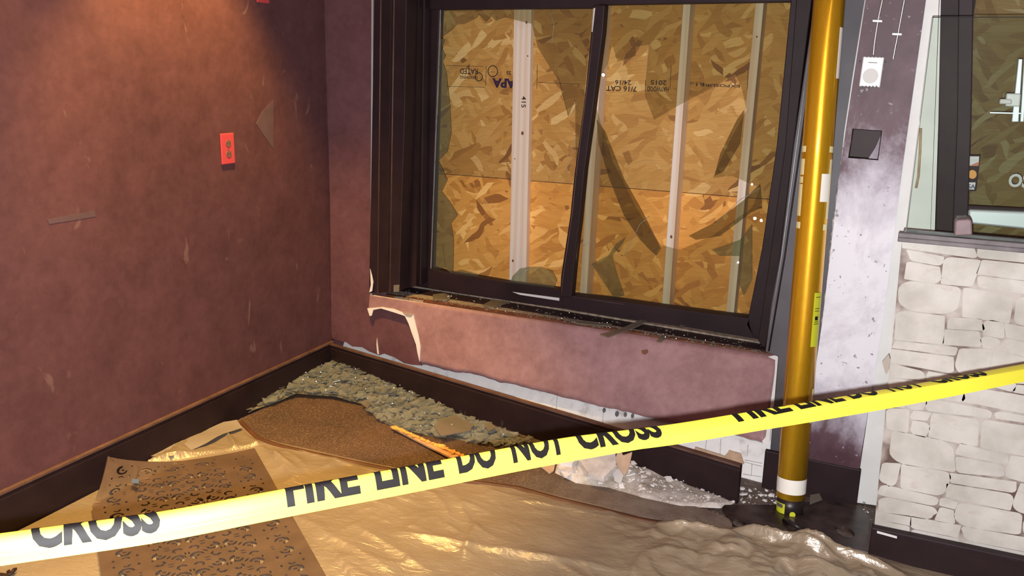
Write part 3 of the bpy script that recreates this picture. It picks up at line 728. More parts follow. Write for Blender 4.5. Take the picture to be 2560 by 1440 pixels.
# ------------------------------------------------------------------ half wall with stone-print paper
YH = 2.653
hx = onY(2215, 950, YH).x
hw = empty('half_wall', (.3, YH, 0)); tag(hw, kind='structure')
hl = [onY(2255, 600, YH), onY(2187, 1302, YH)]
xw = lambda z: hl[1].x + (hl[0].x - hl[1].x) * (z - hl[1].z) / (hl[0].z - hl[1].z)
prism('half_wall_core', [(xw(0), YH + .002, 0), (xw(.97), YH + .002, .97), (1.4, YH + .002, .97), (1.4, YH + .002, 0)], (0, .09, 0), M_joint, hw)
hw.name = 'wall_partition'
rs = random.Random(11)
bm = bmesh.new()
def stone_poly(x0, x1, zb, zt, bm):
    ins = [rs.uniform(.0002, .0022) for _ in range(4)]
    xa, xb = x0 + ins[0], x1 - ins[1]
    w_, h_ = xb - xa, min(zt(xa) - zb(xa), zt(xb) - zb(xb))
    if w_ < .02 or h_ < .012: return
    rad = [min(w_, h_) * rs.choice((.05, .08, .14, .22, .38)) for _ in range(4)]
    rx = [r * rs.uniform(1., 1.9) for r in rad]
    tilt = [rs.uniform(-.006, .006) for _ in range(4)]
    pts = []
    corners = [(xa + tilt[0], 0, 180), (xb + tilt[1], 0, 270), (xb + tilt[2], 1, 0), (xa + tilt[3], 1, 90)]
    for k, (cx, top, a0) in enumerate(corners):
        sx = 1 if cx > (xa + xb) / 2 else -1; r, q = rad[k], min(rx[k], w_ * .45)
        zc = (zt(cx) - ins[3]) if top else (zb(cx) + ins[2])
        ox = cx - sx * q; oz = zc - r if top else zc + r
        for i in range(6):
            a = math.radians(a0 + 90 * i / 5)
            pts.append((ox + q * math.cos(a), oz + r * math.sin(a)))
    # waviness
    pts = [(x + .0015 * noise.noise(Vector((x * 40, z * 40, 1))), z + .002 * noise.noise(Vector((x * 30, z * 30, 5)))) for x, z in pts]
    pts = [(max(x, xw(z) + .0004), z) for x, z in pts if True]
    pts = [(x, min(max(z, .105), .968)) for x, z in pts]
    cl = []
    for p in pts:
        if not cl or (abs(p[0] - cl[-1][0]) + abs(p[1] - cl[-1][1])) > 1e-4: cl.append(p)
    if len(cl) < 4: return
    f = bm.faces.new([bm.verts.new((x, YH, z)) for x, z in cl])
    if f.normal.y > 0: f.normal_flip()
z = .085; rows = []
while z < .97:
    h = rs.choice((.035, .05, .06, .075, .085)); ph = rs.random() * 9
    rows.append((z, z + h, ph)); z += h
for i, (za, zb_, ph) in enumerate(rows):
    lo = (lambda x, za=za, ph=ph: za + .006 * math.sin(x * 9 + ph) + .003 * math.sin(x * 31 + ph))
    ph2 = rows[i + 1][2] if i + 1 < len(rows) else 0
    hi = (lambda x, zb_=zb_, ph2=ph2: zb_ + .006 * math.sin(x * 9 + ph2) + .003 * math.sin(x * 31 + ph2))
    x = -.06 - rs.random() * .1
    while x < 1.38:
        wd = rs.choice((.05, .09, .13, .17, .21))
        if x + wd > xw(za) + .02:
            if zb_ - za > .055 and rs.random() < .4:
                s = rs.uniform(.35, .65); mid = (lambda q, lo=lo, hi=hi, s=s: lo(q) + (hi(q) - lo(q)) * s)
                stone_poly(max(x, xw(za)), min(x + wd, 1.39), lo, mid, bm); stone_poly(max(x, xw(za)), min(x + wd, 1.39), mid, hi, bm)
            else: stone_poly(max(x, xw(za)), min(x + wd, 1.39), lo, hi, bm)
        x += wd
from_bm('stone_wallpaper', bm, M_stone, hw)
# torn wallpaper corner
prism('paper_flap', [onY(x, y, YH - .004) for x, y in ((2222, 885), (2205, 905), (2212, 930), (2216, 937), (2221, 925), (2226, 900))], (0, .001, 0), simple('paper_back', (.42, .38, .32), .8), hw)
bpt = [onY(2187, 1310, YH - .02), onY(2560, 1392, YH - .02)]
box('half_wall_baseboard', (xw(0) - .01, YH - .02, 0), (1.4, YH, .095), M_dark, hw, .003)
box('half_wall_baseboard_cap', (xw(0) - .01, YH - .028, .095), (1.4, YH, .108), M_casing, hw, .003)
prism('wood_splinter', [(.045, YH - .035, .099), (.10, YH - .035, .095), (.10, YH - .03, .099), (.045, YH - .03, .103)], (0, -.003, 0), M_whiteplastic, hw)
# glass screen on the half wall
gs = empty('glass_screen', (.3, YH, .97)); tag(gs, 'clear glass screen in a grey rail standing on the stone-print half wall', 'glass screen')
rx0 = onY(2246, 585, YH - .02).x
box('rail', (rx0, YH - .03, .972), (1.4, YH + .06, .984), M_greycap, gs, .002)
box('rail_front', (rx0, YH - .03, .984), (1.4, YH - .012, .997), M_greycap, gs, .002)
box('rail_back', (rx0 + .012, YH + .03, .984), (1.4, YH + .045, .999), M_greycap, gs, .002)
gz = onY(2330, 43, YH + .005).z
gx0, gx1 = onY(2266, 570, YH + .005), onY(2331, 43, YH + .005)
prism('glass_sheet', [(gx0.x, YH + .005, .985), (gx1.x, YH + .005, gz), (1.4, YH + .005, gz), (1.4, YH + .005, .985)], (0, .006, 0), M_screen, gs)
tube('glass_edge', [(gx1.x, YH + .005, gz), (1.4, YH + .005, gz)], .0012, M_slot, gs, 6)
tube('glass_edge', [(gx0.x, YH + .005, .985), (gx1.x, YH + .005, gz)], .0014, M_edge, gs, 6)
pY('clamp', [(2388, 556), (2392, 550), (2424, 548), (2430, 553), (2431, 588), (2386, 590)], YH - .035, .06, M_clamp, gs, .004)
# ------------------------------------------------------------------ things on the walls
def outlet(px4, name, label):
    P = [onX(x, y, X0) for x, y in px4]
    zc = sum((p.z for p in P)) / 4; yc = sum((p.y for p in P)) / 4
    r = empty(name, (X0, yc, zc)); tag(r, label, 'outlet')
    y0, y1 = yc - .036, yc + .036
    o = box('cover_plate', (X0 + .0005, y0, zc - .058), (X0 + .007, y1, zc + .058), M_pink, r, .003)
    for s in (-1, 1):
        c = Vector((X0 + .007, yc + .002, zc + s * .020))
        pts = [c + Vector((0, .014 * math.cos(a), .013 * math.sin(a))) for a in [k * math.pi / 10 for k in range(20)]]
        f = prism('receptacle', pts, (.0015, 0, 0), M_tan, r)
        for d in (-.006, .006): setpar2(box('slot', (c.x + .0014, c.y + d - .001, c.z - .003), (c.x + .002, c.y + d + .001, c.z + .005), M_slot), f)
    tube('screw', [(X0 + .006, yc, zc), (X0 + .0085, yc, zc)], .0028, M_metal, r, 10)
    return r
def setpar2(o, p): o.parent = p; o.matrix_parent_inverse = (Matrix.Translation(p.parent.location) @ Matrix.Translation(-Vector(p.parent.location))).inverted() if False else Matrix.Identity(4); o.matrix_parent_inverse = Matrix.Identity(4); return o
outlet([(547, 338), (579, 335), (586, 402), (555, 411)], 'power_outlet', 'pink power outlet on the maroon left wall')
P = onX(655, -6, X0)
r = empty('wall_plate', (X0, P.y, P.z)); tag(r, 'pink wall plate cut off by the top edge of the photo', 'wall plate')
box('cover_plate', (X0 + .0005, P.y - .036, P.z - .02), (X0 + .007, P.y + .036, P.z + .096), M_pink, r, .003)
tube('screw', [(X0 + .006, P.y, P.z + .04), (X0 + .0085, P.y, P.z + .04)], .0028, M_metal, r, 10)
# thermostat
th = empty('thermostat', onY(2178, 190, YP)); tag(th, 'white thermostat with round dial on a grey back plate at the top of the pillar', 'thermostat')
pY('back_plate', [(2142, 152), (2218, 158), (2210, 232), (2135, 226)], YP - .012, .012, simple('grey_plate', (.30, .32, .33), .6), th, .002)
cv = pY('cover', [(2158, 141), (2211, 143), (2200, 219), (2147, 216)], YP - .038, .026, M_whiteplastic, th, .003)
c = onY(2176, 190, YP - .038)
for i in range(2):
    rr = (.022, .017)[i]; pts = [c + Vector((rr * math.cos(a), -.0003, rr * math.sin(a))) for a in [k * math.pi / 16 for k in range(32)]]
    prism('dial', pts, (0, -.003 - .002 * i, 0), simple('dial_plastic', (.56, .56, .53), .5), th)
pY('name_strip', [(2171, 155), (2193, 156), (2193, 158), (2171, 157)], YP - .0395, .002, M_greycap, th)
for k in range(5):
    x = 2153 + k * 8.8; pY('vent_slot', [(x, 218), (x + 3, 213.5), (x + 6, 218.5)], YP - .0395, .003, M_slot, th)
for k in range(5):
    x = 2165 + k * 9; pY('vent_slot', [(x, 141.5), (x + 4, 141.5), (x + 2, 144.5)], YP - .0395, .003, M_slot, th)
for q in ((2150, 153), (2214, 155)):
    tube('screw', [onY(*q, YP - .013), onY(*q, YP - .016)], .0035, M_slot, th, 8)
pY('bracket', [(2216, 150), (2238, 152), (2236, 156), (2222, 156), (2220, 170), (2228, 171), (2227, 176), (2213, 175)], YP - .01, .003, M_metal, th)
# two cables
def cable(px, name, label):
    pts = [onY(x, y, YP - .012) for x, y in px]; r = empty(name, pts[-1]); tag(r, label, 'cable', 'cables running down the pillar')
    fine = []
    for a, b in zip(pts, pts[1:]):
        for k in range(14): fine.append(a + (b - a) * k / 14)
    bm = bmesh.new(); tube_bm(bm, fine, [.0034 if i % 2 else .0026 for i in range(len(fine))], 8)
    from_bm('armoured_sleeve', bm, M_metal, r); return r
c1 = cable([(2230, -200), (2206, 0), (2195, 50), (2186, 110), (2183, 141)], 'wall_cable', 'silver armoured cable entering the top of the white thermostat')
c2 = cable([(2290, -200), (2261, 0), (2246, 80), (2238, 120), (2232, 152)], 'wall_cable', 'thin silver cable ending at the bracket right of the thermostat')
for r_, q in ((c1, (2193, 52)), (c2, (2242, 85))):
    pY('cable_clamp', [(q[0] - 12, q[1] - 3), (q[0] + 13, q[1] - 2), (q[0] + 13, q[1] + 4), (q[0] - 12, q[1] + 3)], YP - .018, .004, M_galv, r_, .001)
# ------------------------------------------------------------------ shoring strut
B0 = Vector((-.222, 2.816, .0)); T0 = onY(2073, 0, 2.985)
dirp = (T0 - B0).normalized()
st = empty('shoring_strut', B0); tag(st, 'gold tubular rescue strut standing on a black base plate against the window side', 'strut')
def on_axis(py):
    lo, hi = 0, 3
    for _ in range(50):
        m = (lo + hi) / 2; p = B0 + dirp * m; q = RM.transposed() @ (p - CAM)
        y = 720 - F_PX * q.y / -q.z
        if y > py: lo = m
        else: hi = m
    return (lo + hi) / 2
RT = .0465
ux = dirp.cross(Vector((0, -1, 0))).normalized(); uy = dirp.cross(ux).normalized()   # uy toward the room? fixed below
if uy.y > 0: uy = -uy
ux = Vector((1, 0, 0)) - dirp * dirp.x; ux.normalize(); uy = (Vector((0, -1, 0)) - dirp * -dirp.y); uy = (uy - ux * uy.dot(ux)).normalized()
def cyl_pt(a, h, r): return B0 + dirp * h + (ux * math.sin(a) + uy * math.cos(a)) * r      # a = 0 faces the room
zb0 = on_axis(1240)
def cyl(name, h0, h1, r, mt, n=64, a0=-math.pi, a1=math.pi, par=None, rings=2):
    rows = [[cyl_pt(a0 + (a1 - a0) * j / n, h0 + (h1 - h0) * i / rings, r) for j in range(n + 1)] for i in range(rings + 1)]
    return grid_mesh(name, rows, mt, par or st)
tb = bmesh.new(); tube_bm(tb, [B0 + dirp * zb0, B0 + dirp * 2.45], RT, 72); from_bm('tube', tb, M_gold, st)
tb = bmesh.new(); tube_bm(tb, [B0 + dirp * (on_axis(1286)), B0 + dirp * (zb0 + .001)], RT * .93, 48); from_bm('foot_socket', tb, M_black, st)
tb = bmesh.new(); tube_bm(tb, [B0 + dirp * (zb0 - .002), B0 + dirp * (zb0 + .012)], RT * .98, 48); from_bm('end_ring', tb, M_gold, st)
tb = bmesh.new(); tube_bm(tb, [B0 + Vector((0, 0, .012)), B0 + Vector((0, 0, .05))], .033, 32); from_bm('swivel_hub', tb, M_black, st)
cyl('reflective_ring', on_axis(1226), on_axis(1190), RT + .0006, M_retro)
# the camera looks at the tube from direction angle av
cdir = (CAM - B0); av = math.atan2(cdir.dot(ux), cdir.dot(uy))
def decal(name, off0, off1, y0, y1, mt, lift=.0008):
    a0 = av + math.asin(max(-1, min(1, off0))); a1 = av + math.asin(max(-1, min(1, off1)))
    return cyl(name, on_axis(y1), on_axis(y0), RT + lift, mt, 10, a0, a1)
for o0, o1, y0, y1 in ((-.99, -.72, 366, 381), (.74, .98, 366, 381), (-.99, -.74, 398, 438), (-.99, -.76, 442, 458), (-.99, -.76, 461, 540), (.82, .99, 398, 545), (-.98, -.72, 555, 571), (.72, .96, 558, 573)):
    decal('reflective_decal', o0, o1, y0, y1, M_retroY)
decal('reflective_decal', .38, .90, 434, 503, M_retro, .0012)
decal('reflective_decal', .78, .995, 72, 198, M_retro)
decal('reflective_decal', .86, .99, 965, 982, M_retroY); decal('reflective_decal', .86, .99, 1030, 1050, M_retroY)
lab = decal('warning_label', .52, .95, 727, 860, M_yellowlabel)
for y in (737, 765, 771, 798, 803): decal('label_line', .62, .9, y, y + 1.5, M_ink, .0014)
decal('warning_triangle', .66, .84, 785, 795, M_ink, .0014)
def sock(o0, o1, y0, y1, mt, lift): 
    a0 = av + math.asin(o0); a1 = av + math.asin(o1)
    return cyl('foot_label', on_axis(y1), on_axis(y0), RT * .93 + lift, mt, 10, a0, a1)
sock(-.95, -.35, 1252, 1276, M_yellowlabel, .0008); sock(-.9, -.5, 1254, 1263, M_greycap, .0012)
c = cyl_pt(av + .22, on_axis(1274), RT * .93 + .001)
nn = (ux * math.sin(av + .22) + uy * math.cos(av + .22)); tt = dirp.cross(nn).normalized()
prism('yellow_dot', [c + (tt * math.cos(a) + dirp * math.sin(a)) * .0095 for a in [k * math.pi / 10 for k in range(20)]], nn * .002, M_yellowlabel, st)
# base plate
plate = [(1805, 1268), (1812, 1262), (1945, 1262), (2060, 1250), (2140, 1262), (2175, 1290), (2170, 1378), (2150, 1380), (2085, 1372), (1990, 1352), (1940, 1346), (1872, 1334), (1848, 1330)]
holes = [[(1853 + 21 * math.cos(a) + 8 * math.sin(a), 1312 + 15 * math.sin(a) + 7 * math.cos(a)) for a in [k * math.pi / 8 for k in range(16)]],
         [(2112 + 25 * math.cos(a), 1329 + 13 * math.sin(a) + 8 * math.cos(a)) for a in [k * math.pi / 8 for k in range(16)]]]
def holed(name, outer, holes, z0, z1, mt, parent, bvl=.002):
    bm = bmesh.new(); es = []; loops = []
    for loop in [outer] + holes:
        vv = [bm.verts.new(fl(x, y, z1)) for x, y in loop]; loops.append(vv)
        es += [bm.edges.new((vv[i], vv[(i + 1) % len(vv)])) for i in range(len(vv))]
    bmesh.ops.triangle_fill(bm, use_beauty=True, edges=es, normal=(0, 0, 1))
    o = from_bm(name, bm, mt, parent); 
    for p in o.data.polygons:
        if p.normal.z < 0: p.flip()
    solid(o, z1 - z0, -1); return o
holed('base_plate', plate, holes, .002, .014, simple('dusty_black_plate', (.040, .026, .022), .32, var=.7, vscale=22, bmp=.15), st)
bm = bmesh.new()
tube_bm(bm, [fl(1960, 1300, .02), fl(1985, 1312, .03), fl(2010, 1325, .02)], .008, 8)
tube_bm(bm, [fl(1985, 1330, .016), fl(2040, 1345, .016)], .010, 8)
from_bm('locking_pin', bm, M_black, st)
tube('pin_head', [fl(1977, 1300, .03), fl(1984, 1303, .036)], .0045, M_metal, st, 10)
# ------------------------------------------------------------------ barrier tape
K, Z0 = .00017, 1.05
BOT = [(-900, 1545), (-300, 1460), (0, 1415), (400, 1357), (700, 1296), (1000, 1238), (1300, 1177), (1500, 1140), (1700, 1106), (1900, 1063), (2100, 1022), (2330, 980), (2560, 938), (2900, 880), (3200, 826)]
HGT = [(-900, 90), (0, 84), (400, 84), (700, 75), (1300, 65), (1500, 60), (1700, 52), (1900, 45), (2100, 36), (2330, 32), (2560, 33), (2900, 34)]
def cam_pt(px, py, z): return CAM + RM @ Vector(((px - 1280) / F_PX * z, (720 - py) / F_PX * z, -z))
def tz(px): return Z0 / (1 - K * px)
NS = 180
xs = [-700 + (3050 + 700) * (i / NS) for i in range(NS + 1)]
def smooth_lp(pl, x): return (lerp_poly(pl, x - 90) + lerp_poly(pl, x) + lerp_poly(pl, x + 90) + lerp_poly(pl, x - 45) + lerp_poly(pl, x + 45)) / 5
frames = []; Lacc = [0]
for i, x in enumerate(xs):
    z = tz(x); frames.append([cam_pt(x, smooth_lp(BOT, x), z), smooth_lp(HGT, x) / F_PX * z])
for i in range(NS): Lacc.append(Lacc[-1] + (frames[i + 1][0] - frames[i][0]).length)
TW = .076
def sect(h, twist):      # cross-section (u up, n toward the viewer) sampled in w
    # a curled film: near-flat face of height ~h, rolled over backwards at the top
    pts = []; n = 44; u = v = 0.0; w_ = 0.0
    fold = .011
    r = .0060
    face = max(.018, h / 1.0)
    ang0 = math.radians(93)
    rise = h
    # tilt of the upper face so that its projected height fits
    need = rise - fold * .95 - r * .9
    flat = .0215
    tilt = math.acos(max(.18, min(1, need / (flat + .001))))
    for i in range(n + 1):
        w_ = TW * i / n; pts.append((u, v)); ds = TW / n
        if w_ < fold: a = math.radians(95) - twist * .25
        elif w_ < fold + flat: a = math.radians(90) + tilt + (w_ - fold - flat / 2) / flat * .30
        else: a = math.radians(90) + tilt + .2 + (w_ - fold - flat) / r
        a = min(a, math.radians(255) + tilt * .3)
        u += math.sin(a) * ds; v += math.cos(a) * ds
    return pts
rows = []
for i in range(NS + 1):
    P, h = frames[i]; T = (frames[min(i + 1, NS)][0] - frames[max(i - 1, 0)][0]).normalized()
    toc = (CAM - P).normalized(); nrm = (toc - T * toc.dot(T)).normalized(); upv = nrm.cross(T).normalized()
    if upv.z < 0: upv = -upv
    rows.append([P + upv * u + nrm * v for u, v in sect(h, 0)])
# smooth along the length
for _ in range(4):
    new = [list(r_) for r_ in rows]
    for i in range(1, NS):
        for j in range(len(rows[0])): new[i][j] = (rows[i - 1][j] + rows[i][j] * 2 + rows[i + 1][j]) / 4
    rows = new
tp = grid_mesh('barrier_tape', rows, M_tape); tag(tp, 'yellow barrier tape with black lettering stretched across the foreground', 'tape')
def tape_pt(l, w_, off=.0007):
    l = min(max(l, 0), Lacc[-1] - 1e-6)
    i = 0
    lo, hi = 0, NS
    while hi - lo > 1:
        m = (lo + hi) // 2
        if Lacc[m] <= l: lo = m
        else: hi = m
    i = lo; t = (l - Lacc[i]) / (Lacc[i + 1] - Lacc[i])
    n = len(rows[0]) - 1; q = w_ / TW * n; j = min(int(q), n - 1); s = q - j
    a = rows[i][j].lerp(rows[i][j + 1], s); b = rows[i + 1][j].lerp(rows[i + 1][j + 1], s)
    T = (rows[i + 1][j] - rows[i][j]); W = (rows[i][j + 1] - rows[i][j]); nn = T.cross(W).normalized()
    if TW_SIGN < 0: nn = -nn
    return a.lerp(b, t) + nn * off
T = rows[NS // 2 + 1][4] - rows[NS // 2][4]; W = rows[NS // 2][5] - rows[NS // 2][4]
TW_SIGN = 1 if T.cross(W).dot(CAM - rows[NS // 2][4]) > 0 else -1
def L_at(px):
    i = (px + 700) / 3750 * NS; k = int(i); return Lacc[k] + (Lacc[k + 1] - Lacc[k]) * (i - k)
# letters drawn as words so that the gaps match the print
def word(body, x0, x1):
    l0, l1 = L_at(x0), L_at(x1)
    bm = text_bm(body, .050, l1 - l0, .045, sub=.0028)
    for v in bm.verts: v.co = tape_pt(l0 + v.co.x, .0125 + v.co.y)
    o = from_bm('printed_word', bm, M_ink, tp); return o
word('NOT', -190, 10)
word('CROSS', 78, 405)
word('FIRE', 722, 906); word('LINE', 946, 1116); word('DO', 1152, 1250); word('NOT', 1288, 1420); word('CROSS', 1452, 1666)
word('FIRE', 1852, 1990); word('LINE', 2008, 2122); word('DO', 2140, 2212); word('NOT', 2240, 2320); word('CROSS', 2350, 2480)
# ------------------------------------------------------------------ floor coverings
EDGE = [(-60, 1345), (0, 1330), (60, 1290), (150, 1250), (240, 1212), (300, 1180), (360, 1150), (375, 1140), (470, 1095), (590, 1050), (610, 1070), (640, 1093), (700, 1112), (760, 1126), (870, 1150), (1000, 1176), (1100, 1190), (1290, 1216), (1400, 1246), (1500, 1270), (1600, 1296), (1640, 1306), (1700, 1312), (1830, 1326), (1900, 1338), (1960, 1350), (2060, 1368), (2100, 1376), (2180, 1392), (2260, 1412), (2400, 1442), (2560, 1480)]
EF = [fl(x, y) for x, y in EDGE]
def yedge(x):
    pl = [(p.x, p.y) for p in EF if p.x > -2.36]
    pl.sort(); return lerp_poly(pl, x)
def ridg(x, y, s, seed, rotd=0):
    c_, s_ = math.cos(rotd), math.sin(rotd)
    v = noise.noise(Vector(((c_ * x + s_ * y) * s, (-s_ * x + c_ * y) * s * 2.6, seed)))
    return (1 - abs(v) * 2.2)
def crease(x, y, s, seed, rotd, st=3.2, wd=.09):
    c_, s_ = math.cos(rotd), math.sin(rotd); a, b = c_ * x + s_ * y, -s_ * x + c_ * y
    v = noise.noise(Vector((a * s, b * s * st, seed))); m = noise.noise(Vector((a * s * .8 + 9, b * s * .8, seed + 4)))
    return math.exp(-abs(v) / wd) * max(0, m + .12)
def hplast(x, y, e):
    ef = min(1, max(0, e) / .10)
    h = .003 + .004 * (noise.noise(Vector((x * 2.3, y * 2.3, 1))) + .5)
    onmat = min(1, max(0, (Vector((x, y, 0)) - TRm).dot(-E1m) + .06) / .06) if (Vector((x, y, 0)) - TRm).dot(E2m) > -.04 else 0
    a = crease(x, y, 1.6, 3, -.35, 2.6, .07); b = crease(x, y, 2.6, 7, -.75, 3.4, .08); c_ = crease(x, y, 4.2, 9, -.1, 2.6, .10); d = crease(x, y, 7, 4, .9, 2, .12)
    h += (.030 * a + .022 * b + .012 * c_ + .006 * d) * (1 - .97 * onmat) * ef
    for A_, B_, hh_, ww_ in SEG:
        ab = B_ - A_; q = Vector((x, y)) - A_; L = ab.length; u_ = ab / L; t_ = q.dot(u_) / L
        if -.15 < t_ < 1.15:
            d_ = (u_.x * q.y - u_.y * q.x) + .012 * noise.noise(Vector((x * 9, y * 9, 3)))
            f_ = min(1, max(0, (t_ + .15) / .3)) * min(1, max(0, (1.15 - t_) / .3))
            h += hh_ * f_ * (.8 + .4 * noise.noise(Vector((x * 8, y * 8, 8)))) * (math.exp(-d_ / ww_) if d_ > 0 else math.exp(d_ / (ww_ * .28)))
    k = math.exp(-(((x + .22) / .42) ** 2 + ((y - 2.44) / .15) ** 2))
    def vor(sx, sy, sd):
        d_ = noise.voronoi(Vector((x * sx, y * sy, sd)))[0]; return d_[1] - d_[0]
    h += ef * k * (.050 * min(.5, vor(5.5, 8, 3.3)) + .022 * min(.5, vor(13, 17, 1.2)))
    if not onmat: h += ef * (.010 * min(.6, vor(2.6, 4.2, 7.7)) + .003 * min(.5, vor(8, 12, 4.4)))
    k2 = math.exp(-(((x + 2.32) / .13) ** 2 + ((y - 2.32) / .25) ** 2)); h += k2 * .004
    return h
SEG = []
for a_0, a_1, hh_, ww_ in (((1000, 1345), (1190, 1378), .016, .05), ((1190, 1378), (1540, 1440), .020, .06), ((1185, 1320), (1160, 1400), .012, .03), ((1660, 1330), (1850, 1372), .040, .05), ((1850, 1350), (2080, 1415), .055, .045), ((1800, 1400), (2150, 1470), .040, .05), ((1640, 1325), (1570, 1460), .020, .05), ((740, 1300), (980, 1440), .012, .05), ((690, 1120), (1100, 1230), .008, .05), ((900, 1330), (1060, 1430), .012, .04), ((1300, 1260), (1560, 1310), .010, .05), ((1960, 1365), (2230, 1440), .045, .04)):
    p0_, p1_ = fl(*a_0), fl(*a_1); SEG.append((Vector((p0_.x, p0_.y)), Vector((p1_.x, p1_.y)), hh_, ww_))
TRm = fl(637, 1132); E1m = Vector((.62, .785, 0)).normalized(); E2m = Vector((.785, -.62, 0)).normalized()
gx = [-2.350 + 2.96 * (i / 420) for i in range(421)]
rows_p = []
NR = 250
yn = [yedge(x) for x in gx]
for _ in range(2): yn = [yn[0]] + [(yn[i - 1] + 2 * yn[i] + yn[i + 1]) / 4 for i in range(1, 420)] + [yn[-1]]
for j in range(NR + 1):
    t = (j / NR) ** 1.35
    rows_p.append([Vector((x, yn[i] + (.6 - yn[i]) * t, 0)) for i, x in enumerate(gx)])
for j, r_ in enumerate(rows_p):
    for p in r_:
        p.z = hplast(p.x, p.y, yedge(p.x) - p.y) * (1 if j else .5) + .003
pls = grid_mesh('plastic_sheet', rows_p, M_plastic)
for p in pls.data.polygons:
    if p.normal.z < 0: p.flip()
tag(pls, 'crumpled tan plastic sheet spread over the floor in the foreground', 'plastic sheet')
# milky fold by the left baseboard
fp = [(372, 1142), (420, 1112), (500, 1080), (560, 1055), (592, 1050), (606, 1070), (560, 1085), (520, 1105), (470, 1128), (430, 1140)]
bm = bmesh.new(); cs = [fl(x, y, .028 + .004 * math.sin(i * 2.1)) for i, (x, y) in enumerate(fp)]
bm.faces.new([bm.verts.new(p) for p in cs]); bmesh.ops.triangulate(bm, faces=bm.faces[:])
bmesh.ops.subdivide_edges(bm, edges=bm.edges[:], cuts=3, use_grid_fill=True)
for v in bm.verts: v.co.z += .004 * noise.noise(v.co * 12)
o = from_bm('fold', bm, M_clear, pls, True)
for p in o.data.polygons:
    if p.normal.z < 0: p.flip()
# entrance carpet with its brown hem
ce = [(596, 1052), (640, 1095), (700, 1114), (760, 1128), (870, 1152), (1000, 1178), (1100, 1192), (1290, 1218), (1400, 1248), (1500, 1272), (1600, 1298), (1700, 1314), (1830, 1328)]
back = [(1830, 1300), (1760, 1272), (1600, 1230), (1480, 1190), (1400, 1150), (1300, 1110), (1180, 1090), (1060, 1070), (960, 1040), (900, 1012), (800, 985), (740, 985), (620, 1040)]
cp = empty('carpet_runner', fl(1000, 1120)); tag(cp, 'brown carpet strip dusted with glass crumbs, between the plastic sheet and the window wall', 'carpet')
front = [fl(x, y, .007) for x, y in ce]
A = front[::-1]; bpts = [fl(x, y, .007) for x, y in back]
def resample(pl, n):
    L = [0]
    for a, b in zip(pl, pl[1:]): L.append(L[-1] + (b - a).length)
    out = []
    for i in range(n + 1):
        s = L[-1] * i / n; k = 0
        while k < len(L) - 2 and L[k + 1] < s: k += 1
        out.append(pl[k].lerp(pl[k + 1], (s - L[k]) / max(1e-9, L[k + 1] - L[k])))
    return out
fa, ba = resample(front, 60), resample(bpts[::-1], 60)
rws = []
for j in range(13):
    t = j / 12; rws.append([f.lerp(b, t) + Vector((0, 0, .003 * noise.noise(f.lerp(b, t) * 5) + (.002))) for f, b in zip(fa, ba)])
o = grid_mesh('pile', rws, M_carpet, cp)
for p in o.data.polygons:
    if p.normal.z < 0: p.flip()
hem = [fl(x, y + 2, .016) for x, y in ce]
bm = bmesh.new(); inn = [p + Vector((.004, .016, 0)) for p in hem]
hh, ii = resample(hem, 60), resample(inn, 60)
a = [bm.verts.new(p + Vector((0, 0, -.012))) for p in hh]; b = [bm.verts.new(p) for p in hh]; c_ = [bm.verts.new(p + Vector((0, 0, .0015))) for p in ii]; d_ = [bm.verts.new(p + Vector((0, .004, -.010))) for p in ii]
for i in range(60):
    for q, w2 in ((a, b), (b, c_), (c_, d_)): bm.faces.new((q[i], q[i + 1], w2[i + 1], w2[i]))
from_bm('hem', bm, M_hem, cp, True)
# ------------------------------------------------------------------ rubber scroll mat
MW, ML = .56, 1.16
TR = fl(637, 1132); e1 = Vector((.62, .785, 0)); e1.normalize(); e2 = Vector((.785, -.62, 0)); e2.normalize()
def mat_pt(u, v, dz=0):
    p = TR + e1 * (u - MW) + e2 * v
    e = -2.250 - p.x
    z = .019
    if e > 0:
        z += .25 * e + 1.4 * e * e; p.x = max(-2.250 - e * .46, -2.344)
    z += .004 * math.sin(v * 9 + u * 4) * math.sin(u * 11)
    p.z = z + dz; return p
rm = random.Random(5)
bmm = bmesh.new()
def arc_hole(cx, cy, r, a0, a1, w_, n=7, t0=.45, t1=1.):
    out, inn = [], []
    for i in range(n + 1):
        t = i / n; a = a0 + (a1 - a0) * t; ww = w_ * (t0 + (t1 - t0) * t) if t < .85 else w_ * t1 * .75
        out.append((cx + (r + ww / 2) * math.cos(a), cy + (r + ww / 2) * math.sin(a)))
        inn.append((cx + (r - ww / 2) * math.cos(a), cy + (r - ww / 2) * math.sin(a)))
    return out + inn[::-1]
def ell(cx, cy, rx, ry, n=8, rot=0):
    return [(cx + rx * math.cos(a) * math.cos(rot) - ry * math.sin(a) * math.sin(rot), cy + rx * math.cos(a) * math.sin(rot) + ry * math.sin(a) * math.cos(rot)) for a in [2 * math.pi * k / n for k in range(n)]]
